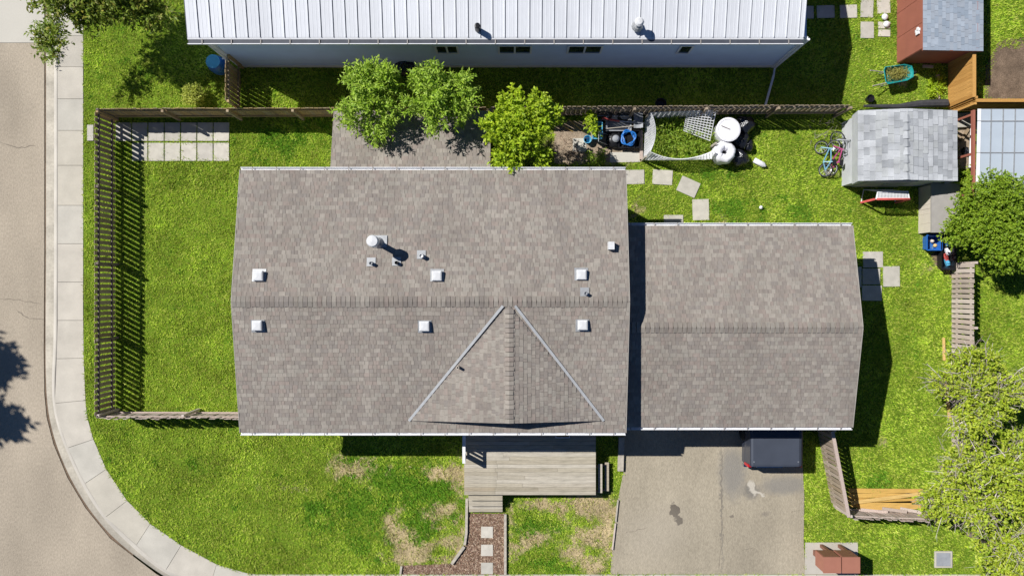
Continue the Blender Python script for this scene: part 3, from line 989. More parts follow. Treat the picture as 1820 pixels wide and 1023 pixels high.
for xx in (wx0 - .02, wx1 + .02):
    b = MB(); b.box((xx, wy0 - .03, (NZ + MZ) / 2 - .05), (.11, .09, MZ - NZ - .2)); obj('corner_trim', b, M['white'], home)
b = MB()
th = .1
top = [(mx0, my0, MZ), (mx1, my0, MZ), (mx1, myr, MR), (mx0, myr, MR), (mx1, my1, MZ), (mx0, my1, MZ)]
vs = [Vector(p) for p in top] + [Vector(p) - Vector((0, 0, th)) for p in top]
b.add(vs, [(0, 1, 2, 3), (3, 2, 4, 5), (9, 8, 7, 6), (11, 10, 8, 9), (0, 6, 7, 1), (1, 7, 8, 2), (2, 8, 10, 4), (4, 10, 11, 5), (5, 11, 9, 3), (3, 9, 6, 0)])
m_roof = obj('roof', b, M['white'], home)
pitch = 21.72 * (CAM_H - MZ) / FPX
n = int((mx1 - mx0) / pitch) + 1
pm_cache = None
for k in range(n):
    xa = mx0 + k * pitch
    xb = min(xa + pitch, mx1)
    for sgn, yy in ((1, my0 + .04), (-1, my1)):
        b = MB()
        z = .012
        # pan with three shallow ribs and an upstanding seam
        prof = [(0, 0), (.012, .03), (.03, .03), (.04, 0)]
        wdt = xb - xa
        xs = [(0.012, 0), (wdt * .3, 0), (wdt * .33, .005), (wdt * .36, 0), (wdt * .63, 0), (wdt * .66, .005), (wdt * .69, 0), (wdt - .030, 0), (wdt - .026, .032), (wdt - .004, .032), (wdt - .004, -.004)]
        vs = [(xa + x, yy, MZ + z + h + (.007 if sgn > 0 else .0)) for x, h in xs] + [(xa + x, myr - .003 * sgn, MR + z + h) for x, h in xs]
        m_ = len(xs)
        fs = [(i, i + 1, m_ + i + 1, m_ + i) if sgn > 0 else (m_ + i, m_ + i + 1, i + 1, i) for i in range(m_ - 1)]
        fs.append((tuple(range(m_))))
        b.add(vs, fs)
        obj('roof_panel', b, M['white_metal'], m_roof)
        b = MB()
        b.bar((xa + .004, yy, MZ + .016), (xa + .004, myr - .003 * sgn, MR + .016), .02, .012)
        obj('seam', b, M['seam'], m_roof)
gut = gutter('gutter', (mx0, my0 - .01, MZ - .005), (mx1, my0 - .01, MZ - .005), (0, -1, 0), home, hang=1.0, w_=.17)
b = MB(); b.ab((mx0 + .02, my0 - .155, MZ - .08), (mx1 - .02, my0 - .025, MZ - .03)); obj('gutter_bed', b, M['seam'], home)
for ua, ub, n in ((777, 812, 2), (888, 942, 2), (1011, 1067, 2), (1208, 1226, 1)):
    window(home, P(ua, 0, 2.4).x, P(ub, 0, 2.4).x, 2.08, 2.8, wy0 - .022, -1, n)
b = MB(); c = P(849, 50, 4.0); b.lathe([(.1, -.15), (.1, .22), (.06, .23), (0, .23)], c, 10); obj('roof_vent', b, M['black'], home)
c = P(1133, 46, 4.0)
b = MB(); b.lathe([(.09, -.15), (.09, .3)], c, 12); b.lathe([(.14, .28), (.16, .36), (.1, .42), (0, .43)], c, 12); o_ = obj('roof_vent', b, M['vent'], home)
b = MB(); b.lathe([(.2, -.05), (.13, .05)], c, 12); obj('flashing', b, M['flash'], o_)
b = MB()
b.tube([(wx1 + .08, wy0 - .1, MZ - .1), (wx1 + .08, wy0 - .1, NZ + .15), (wx1 + .04, wy0 - .4, NZ + .12), (P(1358, 0, .4).x, 6.95, NZ + .09)], .045, 6)
obj('downspout', b, M['white'], home)
b = MB()
b.tube([(mx0 + .7, my0 - .06, MZ - .1), (wx0 - .12, wy0 - .1, MZ - .55), (wx0 - .12, wy0 - .1, 1.45), (wx0 - .35, wy0 - .0, 1.3)], .045, 6)
obj('downspout', b, M['white'], home)
c = P(383, 113, 1.0); c.z = NZ
brl = thing('rain_barrel', 'blue plastic rain barrel under the downspout at corner of pale home', 'barrel', (c.x, c.y, NZ))
b = MB(); b.lathe([(.25, 0), (.29, .1), (.315, .3), (.32, .45), (.315, .6), (.28, .85), (.26, .88)], c, 20); obj('body', b, M['blue'], brl, smooth=True)
b = MB(); b.torus(c + Vector((0, 0, .3)), .315, .014, 20, 5); b.torus(c + Vector((0, 0, .6)), .313, .014, 20, 5); obj('hoop', b, M['blue'], brl)
b = MB(); b.lathe([(.26, .88), (.265, .9), (.2, .9), (.19, .885), (0, .88)], c, 20); obj('lid', b, M['cyan'], brl)

# ------------------------------------------------------------------ fences
def board_mesh(wd, th, h, m, key, cache={}):
    k = (wd, th, round(h, 2), m.name, key)
    if k not in cache:
        b = MB(); b.box((0, 0, h / 2), (wd, th, h))
        me = bpy.data.meshes.new('board')
        me.from_pydata(b.v, [], b.f); me.materials.append(m)
        cache[k] = me
    return cache[k]
def fence(p0, p1, label, m, h=1.4, z=0.0, wd=.14, gap=.05, side=1, rails=(.3, 1.18), post=2.4, jit=.02, group=None, rail_m=None, cap=False, both=False, lean=.006, skip=()):
    p0, p1 = Vector((p0[0], p0[1], z)), Vector((p1[0], p1[1], z))
    d = p1 - p0
    L = d.length
    d.normalize()
    nrm = Vector((-d.y, d.x, 0)) * side
    ang = math.atan2(d.y, d.x)
    root = thing('wooden_fence', label, 'fence', (p0 + p1) / 2, group)
    rm = rail_m or m
    for rz in rails:
        b = MB(); b.bar(p0 + Vector((0, 0, rz * h / 1.4)), p1 + Vector((0, 0, rz * h / 1.4)), .04, .09); obj('rail', b, rm, root)
    if cap:
        b = MB(); b.bar(p0 + Vector((0, 0, h + .03)) + nrm * .03, p1 + Vector((0, 0, h + .03)) + nrm * .03, .12, .035); obj('cap_rail', b, rm, root)
    n = max(2, int(L / post) + 1)
    for i in range(n):
        c = p0 + d * (L * i / (n - 1))
        b = MB(); b.box(c - nrm * .067 + Vector((0, 0, (h + .02) / 2 - .1)), (.09, .09, h + .22), ang); obj('post', b, rm, root)
    pitch = wd + gap
    k = int(L / pitch)
    inv = Matrix.Translation(-WORLD[root.name])
    sides = ((1, 0),) if not both else ((1, 0), (-1, .5))
    for sd, off in sides:
        for i in range(k):
            if i in skip: continue
            c = p0 + d * ((i + .5 + off) * pitch) + nrm * (.034 * sd)
            hh = round(h + random.choice((-.02, 0, 0, .01, .02)) * (jit / .02), 2)
            o = bpy.data.objects.new('board', board_mesh(wd, .019, hh - .03, m, 0))
            col.objects.link(o)
            o.parent = root
            o.matrix_parent_inverse = inv
            o.location = c + Vector((0, 0, .03))
            o.rotation_euler = (random.uniform(-lean, lean) , random.uniform(-lean, lean), ang)
    return root
FY = 6.68
fx = -15.6
fence((fx, -4.82), (fx, FY), 'long dark board fence beside the street sidewalk', M['fence_grey'], side=1, wd=.14, gap=.068, rail_m=M['rail_dark'])
fence((fx + .06, FY), (-.9, FY + .05), 'brown board fence behind the paving slabs and the lean-to', M['fence_brown'], side=1, gap=.022)
fence((-.8, FY + .06), (12.7, FY + .14), 'dark slatted fence behind the junk pile and lattice bed', M['fence_grey'], side=1, gap=.05)
fence((fx + .1, -4.84), (hx0 + .25, -4.86), 'short pale fence joining the street fence to the front of the house', M['fence_pale'], side=-1, gap=.012, lean=.03)
fence((P(402, 0, 1.85).x, FY + .2), (P(402, 0, 1.85).x, wy0 - .06), 'brown gate fence between the round bush and the pale home', M['fence_brown'], z=NZ, h=1.5, side=1, gap=.03)
fence((17.0, 7.0), (17.0, 8.9), 'golden stained fence beside the red shed', M['fence_gold'], z=NZ, h=1.55, side=1, gap=.004, rail_m=M['fence_gold'], cap=True)
fence((17.06, 6.86), (21.5, 6.86), 'golden stained fence between the soil bed and the clear roofed shelter', M['fence_gold'], z=NZ - .1, h=1.6, side=1, gap=.004, rail_m=M['fence_gold'], cap=True)
fence((17.36, .95), (17.36, -6.4), 'pale upright board fence below the round lilac bush', M['fence_pale'], h=1.36, side=-1, wd=.15, gap=.045, lean=.015)
fence((12.02, -5.35), (12.64, -8.56), 'slanting weathered fence right of the driveway', M['fence_grey'], side=-1, gap=.035, cap=True, rail_m=M['fence_pale'])
fence((12.7, -8.62), (16.6, -8.76), 'pale leaning fence below the stack of golden boards', M['fence_pale'], side=-1, gap=.02, lean=.04, h=1.3)

# ------------------------------------------------------------------ front deck
DZ = .75
deck = thing('deck', 'weathered grey wooden front deck with two sets of steps', 'deck', ((P(825, 0, DZ).x + P(1060, 0, DZ).x) / 2, -6.3, 0))
dx0, dx1 = P(825, 0, DZ).x, P(1059, 0, DZ).x
dyS, dyN = P(0, 879, DZ).y, hy0 + .44
nb = int((dyN - dyS) / .143)
pt = (dyN - dyS) / nb
for i in range(nb):
    y = dyS + pt * (i + .5)
    cuts = [dx0]
    if i < 9:
        cuts.append(P(random.choice((880, 882, 884)), 0, DZ).x)
        if random.random() < .4: cuts.append(random.uniform(.3, 2.3))
    elif i > 14:
        cuts.append(P(897, 0, DZ).x)
    else:
        cuts.append(random.uniform(-.6, 2.4))
    cuts.append(dx1)
    for a_, b_ in zip(cuts[:-1], cuts[1:]):
        q = MB(); zz = DZ + random.uniform(-.003, .003)
        q.ab((a_ + .003, y - pt / 2 + .004, zz - .035), (b_ - .003, y + pt / 2 - .004, zz)); obj('deck_board', q, M['deck'], deck)
b = MB()
b.ab((dx0 + .02, dyS + .03, .0), (dx1 - .02, dyS + .07, DZ - .04)); b.ab((dx0 + .02, dyS + .08, 0), (dx0 + .06, dyN, DZ - .04)); b.ab((dx1 - .06, dyS + .08, 0), (dx1 - .02, dyN, DZ - .04))
for i in range(6):
    xx = dx0 + .5 + i * .8
    b.ab((xx, dyS + .08, .2), (xx + .05, dyN, DZ - .04))
obj('skirt_frame', b, M['timber'], deck)
stx0, stx1 = P(833, 0, .4).x, P(893, 0, .4).x
for i, zt in enumerate((.56, .37, .18)):
    y1_ = dyS - i * .28 - .008
    for j in range(2):
        q = MB(); q.ab((stx0, y1_ - j * .132 - .128, zt - .035), (stx1, y1_ - j * .132, zt)); obj('tread', q, M['deck'], deck)
for xx in (stx0 + .03, stx1 - .07):
    b = MB()
    b.add([(xx, dyS, 0), (xx, dyS, .5), (xx, dyS - .28, .5), (xx, dyS - .28, .32), (xx, dyS - .56, .32), (xx, dyS - .56, .14), (xx, dyS - .84, .14), (xx, dyS - .84, 0)] + [(xx + .04, y, z) for y, z in ((dyS, 0), (dyS, .5), (dyS - .28, .5), (dyS - .28, .32), (dyS - .56, .32), (dyS - .56, .14), (dyS - .84, .14), (dyS - .84, 0))],
          [tuple(range(8)), tuple(reversed(range(8, 16)))] + [(i, (i + 1) % 8, 8 + (i + 1) % 8, 8 + i) for i in range(8)])
    obj('stringer', b, M['timber'], deck)
sy0, sy1 = P(0, 874, .4).y, P(0, 823, .4).y
for i, zt in enumerate((.5, .25)):
    xa = dx1 + .12 + i * .29
    q = MB(); q.ab((xa, sy0, zt - .035), (xa + .16, sy1, zt)); obj('tread', q, M['deck'], deck)
for yy in (sy0 + .06, sy1 - .1):
    b = MB(); b.bar((dx1, yy, .52), (dx1 + .6, yy, .06), .04, .16); obj('stringer', b, M['rail_dark'], deck)
# left hand rail with balusters
rx = dx0 + .05
rail = MB(); ry0, ry1 = -6.5, dyN - .02
rail.ab((rx - .055, ry0, 1.62), (rx + .055, ry1, 1.66)); rail.ab((rx - .02, ry0, .84), (rx + .02, ry1, .92))
ro = obj('railing', rail, M['white'], deck)
nbal = 11
for i in range(nbal):
    y = ry0 + .16 + i * (ry1 - ry0 - .3) / (nbal - 1)
    q = MB(); q.ab((rx - .015, y - .048, .925), (rx + .015, y + .048, 1.615)); obj('baluster', q, M['white'], ro)
for y in (ry0 + .05, ry1 - .06):
    q = MB(); q.ab((rx - .045, y - .045, DZ), (rx + .045, y + .045, 1.615)); obj('rail_post', q, M['timber'], ro)
ct = thing('crate', 'small white-rimmed crate in the shade on the deck by the house', 'crate', (P(1000, 0, DZ).x, P(0, 770, DZ).y, DZ))
c = P(1000, 771, DZ + .2)
b = MB()
for s in (-1, 1):
    b.box((c.x + s * .26, c.y, DZ + .11), (.02, .26, .2)); b.box((c.x, c.y + s * .12, DZ + .11), (.5, .02, .2))
b.box((c.x, c.y, DZ + .012), (.5, .22, .016)); obj('body', b, M['black'], ct)
b = MB()
for s in (-1, 1):
    b.box((c.x + s * .26, c.y, DZ + .22), (.03, .28, .02)); b.box((c.x, c.y + s * .125, DZ + .22), (.49, .03, .02))
obj('rim', b, M['white'], ct)

# ------------------------------------------------------------------ paving slabs and edging
def slab_px(u0, v0, u1, v1, z, label, group=None, rz=0, th=.05, m=None, name='paving_slab'):
    p, q = P(u0, v0, z), P(u1, v1, z)
    b = MB()
    b.box(((p.x + q.x) / 2, (p.y + q.y) / 2, z - th / 2 + .01), (abs(q.x - p.x), abs(q.y - p.y), th), rz, 0, (random.uniform(-.006, .006), random.uniform(-.006, .006)))
    return obj(name, b, m or M['paver'], label=label, cat='paving slab', group=group)
for i in range(7):
    u = 205 + 29 * i
    if i > 0 or True:
        slab_px(u + 1, 218, u + 28, 250.5, .025, 'square concrete slab of the upper row along the brown back fence', 'upper row of paving slabs', random.uniform(-.012, .012))
    if i > 0:
        slab_px(u + 1, 254, u + 28, 286, .025, 'square concrete slab of the lower sunlit row near the back fence', 'lower row of paving slabs', random.uniform(-.012, .012))
slab_px(155, 222, 166, 250, .03, 'narrow slab end between sidewalk and the street fence')
slab_px(1109, 302, 1145, 327, .03, 'stepping slab touching the upper right corner of the house roof', rz=.02)
slab_px(1160, 302, 1195, 328, .03, 'stepping slab below the lattice bed, second from the house', rz=-.06)
slab_px(1206, 318, 1241, 346, .03, 'stepping slab turned askew below the lattice bed', rz=-.42)
slab_px(1231, 354, 1260, 391, .03, 'upright oblong stepping slab in the yard above the garage', rz=.03)
slab_px(1180, 382, 1214, 410, .03, 'stepping slab half hidden by the upper garage eave')
slab_px(1534, 447, 1569, 475, .03, 'top slab of the group beside the garage', rz=.01)
slab_px(1533, 477, 1564, 505, .03, 'shaded middle slab of the group beside the garage')
slab_px(1532, 507, 1567, 534, .03, 'lowest shaded slab of the group beside the garage', rz=-.01)
slab_px(1570, 473, 1599, 509, .03, 'rightmost sunlit slab of the group beside the garage', rz=.01)
slab_px(1512, 474, 1531, 510, .03, 'slab tucked under the garage eave beside the shaded slabs')
Nz = NZ + .03
for r, l in (((1433, 11, 1446, 33), 'shaded slab next to the white metal roof'), ((1452, 10, 1483, 32), 'shaded slab second from the white metal roof'), ((1493, 9, 1523, 32), 'sunlit slab third from the white metal roof'),
             ((1530, 0, 1552, 31), 'tall slab at the top edge left of two beside the red shed'), ((1559, -4, 1582, 24), 'slab at the top edge nearest the red shed'), ((1530, 39, 1553, 68), 'slab in lower left of the neighbour path by red shed'),
             ((1561, 39, 1582, 51), 'half slab under the white stones by the red shed'), ((1561, 53, 1582, 65), 'lowest half slab beside the red shed wall')):
    slab_px(*r, Nz, l, rz=random.uniform(-.04, .04))
for i, (v, l) in enumerate(((945, 'stepping stone nearest the deck steps on the mulch path'), (977, 'middle stepping stone of three on the mulch path'), (1009, 'stepping stone nearest the sidewalk on the mulch path'))):
    slab_px(855, v - 10, 876, v + 10, .04, l, rz=random.uniform(-.04, .04))
def timber(pts, label, wd=.1, h=.12, m=None, name='edging_timber', cat='timber', z=.0):
    b = MB()
    for a_, c_ in zip(pts[:-1], pts[1:]):
        b.bar(P(*a_) + Vector((0, 0, h / 2 + z)), P(*c_) + Vector((0, 0, h / 2 + z)), wd, h)
    return obj(name, b, m or M['timber'], label=label, cat=cat)
timber([(830, 884), (829, 945), (826, 966)], 'pale edging timber along the left of the mulch path')
timber([(825.5, 969), (803, 1000)], 'slanting edging timber at the lower left of the mulch path')
timber([(898, 912), (898, 1018)], 'pale edging timber along the right of the mulch path')
timber([(1098, 887), (1094, 925)], 'thin edging board on the left driveway edge nearer the deck', .05, .1)
timber([(1093.5, 928), (1088, 975)], 'thin edging board on the left driveway edge nearer the sidewalk', .05, .1, M['fence_pale'])
timber([(1104, 775), (1102, 835)], 'thick timber sleeper lying beside the deck steps', .22, .16)
timber([(714, 1004), (712, 1018)], 'short edging timber at the left end of the mulch path', .08, .1)

# ------------------------------------------------------------------ pickup in the garage
tx0, tx1, tyb = P(1334, 0, 1.4).x, P(1425, 0, 1.4).x, P(0, 829, 1.35).y
tc = (tx0 + tx1) / 2
truck = thing('pickup_truck', 'dark pickup truck with covered bed backing out of the garage', 'truck', (tc, tyb + 2.6, 0))
hw = (tx1 - tx0) / 2
def side_profile(s):
    b = MB()
    prof = [(tyb + .04, .55), (tyb + .01, .75), (tyb, 1.2), (tyb + .03, 1.36), (tyb + 1.9, 1.38), (tyb + 1.95, 1.38), (tyb + 1.95, .5), (tyb + 1.55, .5), (tyb + 1.5, .75), (tyb + 1.3, .93), (tyb + 1.05, .95), (tyb + .85, .8), (tyb + .78, .55)]
    xo, xi = tc + s * (hw + .05), tc + s * (hw - .06)
    n = len(prof)
    vs = [(xo if z < 1.3 else tc + s * (hw), y, z) for y, z in prof] + [(xi, y, z) for y, z in prof]
    fs = [tuple(range(n)), tuple(reversed(range(n, 2 * n)))] + [(i, (i + 1) % n, n + (i + 1) % n, n + i) for i in range(n)]
    b.add(vs, fs)
    return b
for s in (-1, 1):
    o = obj('bed_side', side_profile(s), M['truck'], truck)
b = MB(); b.ab((tx0 + .06, tyb + .0, .62), (tx1 - .06, tyb + .07, 1.33)); b.ab((tx0 + .1, tyb - .015, .8), (tx1 - .1, tyb, 1.2))
tg = obj('tailgate', b, M['truck'], truck)
b = MB(); b.ab((tc - .12, tyb - .035, 1.12), (tc + .12, tyb - .016, 1.18)); obj('handle', b, M['black'], tg)
b = MB()
cs = [(tx0 + .03, 1.375), (tx0 + .1, 1.405), (tx1 - .1, 1.405), (tx1 - .03, 1.375)]
vs = [(x, y, z - (.02 if (y == tyb + .02) else 0)) for y in (tyb + .02, tyb + .1, tyb + 1.88) for x, z in cs]
fs = [(r * 4 + i, r * 4 + i + 1, r * 4 + 5 + i, r * 4 + 4 + i) for r in range(2) for i in range(3)]
b.add(vs, fs); b.ab((tx0 + .05, tyb + .09, 1.3), (tx1 - .05, tyb + 1.88, 1.374))
cv = obj('bed_cover', b, M['cover'], truck)
for xx in (tx0 + .13, tx1 - .13):
    b = MB(); b.lathe([(.03, 0), (.03, .012), (0, .014)], (xx, tyb + .2, 1.405), 10); obj('latch', b, M['steel'], cv)
b = MB(); b.ab((tx0 - .02, tyb - .17, .5), (tx1 + .02, tyb - .05, .68)); b.ab((tc - .5, tyb - .19, .66), (tc + .5, tyb - .05, .7)); obj('bumper', b, M['chrome'], truck)
for s in (-1, 1):
    b = MB(); b.box((tc + s * (hw - .01), tyb + .02, 1.05), (.13, .1, .42)); obj('tail_light', b, M['tail'], truck)
b = MB(); b.ab((tx0 + .06, tyb + .1, .55), (tx1 - .06, tyb + 1.9, .7)); obj('bed_floor', b, M['black'], truck)
b = MB()
prof = [(tyb + 2.0, .5), (tyb + 2.0, 1.4), (tyb + 2.1, 1.82), (tyb + 3.2, 1.84), (tyb + 3.8, 1.35), (tyb + 5.0, 1.2), (tyb + 5.15, .6), (tyb + 5.1, .45)]
n = len(prof)
vs = [(tc - hw * (1 if z < 1.5 else .85), y, z) for y, z in prof] + [(tc + hw * (1 if z < 1.5 else .85), y, z) for y, z in prof]
b.add(vs, [tuple(range(n)), tuple(reversed(range(n, 2 * n)))] + [(i, (i + 1) % n, n + (i + 1) % n, n + i) for i in range(n)])
cabm = obj('cab', b, M['truck'], truck)
b = MB(); b.add([(tc - .7, tyb + 2.02, 1.45), (tc + .7, tyb + 2.02, 1.45), (tc + .66, tyb + 2.085, 1.75), (tc - .66, tyb + 2.085, 1.75)], [(0, 1, 2, 3)]); b.v = [(x, y - .012, z) for x, y, z in b.v]
obj('rear_window', b, M['glass'], cabm)
for y in (tyb + 1.17, tyb + 4.3):
    for s in (-1, 1):
        b = MB(); R = Matrix.Rotation(math.pi / 2, 3, 'Y')
        c = Vector((tc + s * (hw - .1), y, .39))
        b.lathe([(.2, -.1), (.33, -.12), (.365, -.08), (.365, .08), (.33, .12), (.2, .1)], c, 20, 0, R); wl = obj('wheel', b, M['rubber'], truck, smooth=True)
        b = MB(); b.lathe([(.2, -.09), (.2, .09)], c, 16, 0, R); obj('rim', b, M['steel'], wl)

# ------------------------------------------------------------------ sheds
sx0, sx1, syS, syN = 12.98, 16.46, 3.95, 6.56
shed = thing('garden_shed', 'grey garden shed with worn pale grey shingle roof', 'shed', ((sx0 + sx1) / 2, (syS + syN) / 2, 0))
kx0, kx1, kz, rxx, rz_ = 12.66 - .0, 16.44, 1.72, 14.45, 2.02
kx0 = 12.82
prof = [(sx0 + .02, 0), (sx0 + .02, 1.0), (kx0 + .12, kz - .06), (rxx, rz_ - .09), (kx1 - .12, kz - .06), (sx1 - .1, 1.0), (sx1 - .1, 0)]
b = MB(); n = len(prof)
b.add([(x, syS + .06, z) for x, z in prof] + [(x, syN - .06, z) for x, z in prof], [tuple(reversed(range(n))), tuple(range(n, 2 * n))] + [((i + 1) % n, i, n + i, n + (i + 1) % n) for i in range(n)])
obj('wall', b, M['shed'], shed)
for i, (xa, xb) in enumerate(((13.35, 14.25), (14.27, 15.15))):
    b = MB(); b.ab((xa, syS + .02, .08), (xb, syS + .055, 1.55)); d = obj('door', b, M['shed_dark'], shed)
    b = MB(); b.ab((14.15 if i == 0 else 14.32, syS - .01, .85), (14.19 if i == 0 else 14.36, syS + .02, 1.0)); obj('handle', b, M['steel'], d)
b = MB()
T = .05
# steep lower skirts and upper slopes as one roof shell
prof = [(sx0 - .02, .98), (kx0, kz), (rxx, rz_), (kx1, kz), (sx1 + .02, .98)]
pin = [(x, z - T) for x, z in prof]
n = len(prof)
vs = [(x, syS, z) for x, z in prof] + [(x, syN, z) for x, z in prof] + [(x, syS, z) for x, z in pin] + [(x, syN, z) for x, z in pin]
fs = []
for i in range(n - 1):
    fs += [(i, n + i, n + i + 1, i + 1), (2 * n + i + 1, 3 * n + i + 1, 3 * n + i, 2 * n + i), (i, i + 1, 2 * n + i + 1, 2 * n + i), (n + i + 1, n + i, 3 * n + i, 3 * n + i + 1)]
b.add(vs, fs)
s_roof = obj('roof', b, M['shed'], shed)
SR = Roofing(s_roof, M['grey_shingle'], M['grey_shingle'], 'shed')
for xa, xb, A, st in ((kx0, rxx, (0, -1, 0), syN), (kx1, rxx, (0, 1, 0), syS)):
    U = Vector((xb - xa, 0, rz_ - kz))
    SR.plane((xa - (.03 if xa < xb else -.03), st, kz), A, U, syN - syS, U.length + (.0), ex=.2, widths=(.26, .3, .34), ths=(.012, .022, .034))
SR.finish(300)
ridge_caps(s_roof, (rxx, syS, rz_), (rxx, syN, rz_), (-1, 0, -.3), (1, 0, -.3), M['grey_shingle'], step=.3, half=.15)

rs = thing('red_shed', 'barn red shed with blue-grey shingle roof at the upper right', 'shed', (16.0, 10.3, NZ))
rx0, rx1, ryS, ryN, rzt = 15.0, 17.0, 8.73, 12.5, 2.2
b = MB(); b.ab((rx0, ryS, NZ - .05), (rx1, ryN, rzt - .1)); obj('wall', b, M['red'], rs)
for i in range(4):
    b = MB(); b.ab((rx0 - .02, ryS + .02 + i * .95, NZ), (rx0, ryS + .02 + i * .95 + .935, rzt - .12)); obj('panel', b, M['red'], rs)
b = MB(); b.slab([(rx0 - .06, ryS - .1, rzt), (rx1 + .2, ryS - .1, rzt - .12), (rx1 + .2, ryN, rzt - .12), (rx0 - .06, ryN, rzt)], .08); r2 = obj('roof', b, M['red'], rs)
RR = Roofing(r2, M['blue_shingle'], M['blue_shingle'], 'red')
U = Vector((-(rx1 - rx0 + .26), 0, .12))
RR.plane((rx1 + .2, ryS - .1, rzt - .12), (0, 1, 0), U, ryN - ryS + .1, U.length, ex=.14, widths=(.2, .26, .3), ths=(.006, .01))
RR.finish(300, 15, 9)
b = MB(); c = P(1631, 54, 1.95)
for k in range(5):
    a_ = k * 1.257; b.box((rx0 - .06, c.y + .09 * math.cos(a_), 1.85 + .09 * math.sin(a_)), (.05, .1, .09), 0)
obj('pinwheel', b, M['white'], label='small white pinwheel fixed to the red shed wall', cat='ornament')

gh = thing('shelter', 'open shelter with clear ribbed roof panels and red beam below the golden fence', 'shelter', (18.9, 5.0, 0))
gx0_, gx1_, gyS_, gyN_ = 17.12, 21.2, 3.4, 6.55
npn = 9
for i in range(npn):
    xa = gx0_ + i * .44
    for (ya, za_), (yb_, zb_) in (((gyS_, 1.86), (4.95, 1.93)), ((4.97, 1.93), (6.1, 1.97)), ((6.12, 1.97), (gyN_, 1.98))):
        b = MB(); b.slab([(xa + .018, ya, za_), (xa + .422, ya, za_), (xa + .422, yb_, zb_), (xa + .018, yb_, zb_)], .012); obj('roof_panel', b, M['poly'], gh)
    b = MB()
    for (ya, za_), (yb_, zb_) in (((gyS_, 1.87), (4.95, 1.94)), ((4.97, 1.94), (6.1, 1.98)), ((6.12, 1.98), (gyN_, 1.99))):
        b.bar((xa, ya, za_), (xa, yb_, zb_), .022 if i else .12, .03)
    obj('rib', b, M['flash'] if i else M['white'], gh)
b = MB(); b.bar((gx0_, 4.96, 1.945), (gx1_, 4.96, 1.945), .03, .02); obj('purlin', b, M['flash'], gh)
b = MB(); b.bar((gx0_, 6.11, 1.985), (gx1_, 6.11, 1.985), .03, .02); obj('purlin', b, M['flash'], gh)
b = MB(); b.ab((16.98, gyS_, 1.72), (17.06, gyN_, 1.86)); obj('beam', b, M['red'], gh)
for yy in (gyS_ + .1, 4.95, gyN_ - .15):
    for xx in (17.02, 21.0):
        b = MB(); b.box((xx, yy, .86), (.08, .08, 1.72)); obj('post', b, M['red'], gh)

# ------------------------------------------------------------------ leaves, trees, shrubs
def unit(v):
    return v / np.maximum(np.linalg.norm(v, axis=-1, keepdims=True), 1e-9)
def leaf_arrays(pos, d, L, W, r):
    n = len(pos)
    up = unit(r.normal(0, .45, (n, 3)) + np.array([0, 0, 1.0]))
    s = unit(np.cross(d, up))
    nn = np.cross(s, d)
    L = L[:, None]; W = W[:, None]
    a = pos
    b_ = pos + d * L * .45 + s * W * .5 + nn * L * .04
    c_ = pos + d * L - nn * L * .12
    e_ = pos + d * L * .45 - s * W * .5 + nn * L * .04
    return np.stack([a, b_, c_, e_], 1).reshape(-1, 3)
def shoots(r, centre, radii, n_sh, n_leaf, Ls, leaf, wid, lobes=9, lobe_r=.5, up=.5, inner=.35, rl=(.45, .75)):
    centre, radii = np.array(centre), np.array(radii)
    lc = unit(r.normal(0, 1, (lobes, 3))) * r.uniform(*rl, (lobes, 1))
    lc[:, 2] = np.abs(lc[:, 2]) * .9 - .25
    k = r.integers(0, lobes, n_sh)
    d = unit(r.normal(0, 1, (n_sh, 3)))
    rad = r.random((n_sh, 1)) ** .4
    lr = r.uniform(.75, 1.15, lobes)[k][:, None] * lobe_r
    p = lc[k] + d * rad * lr
    core = r.random(n_sh) < inner
    p[core] = unit(r.normal(0, 1, (core.sum(), 3))) * (r.random((core.sum(), 1)) ** .5) * .62
    sd = unit(p * .9 + d * .5 + np.array([0, 0, up]) + r.normal(0, .3, p.shape))
    base = centre + p * radii
    sl_ = Ls * r.uniform(.6, 1.3, n_sh)
    t = np.tile(np.linspace(.1, 1, n_leaf), (n_sh, 1)) + r.normal(0, .03, (n_sh, n_leaf))
    pos = base[:, None] + sd[:, None] * (t * sl_[:, None])[..., None]
    perp = unit(r.normal(0, 1, (n_sh, n_leaf, 3)))
    ld = unit(sd[:, None] * .6 + perp * .8 + np.array([0, 0, -.1]))
    pos, ld = pos.reshape(-1, 3), ld.reshape(-1, 3)
    m = len(pos)
    return leaf_arrays(pos, ld, leaf * r.uniform(.6, 1.25, m), wid * r.uniform(.7, 1.2, m), r), base
def leafmesh(name, V, m):
    return np_mesh(name, V, np.arange(len(V)).reshape(-1, 4), [m])
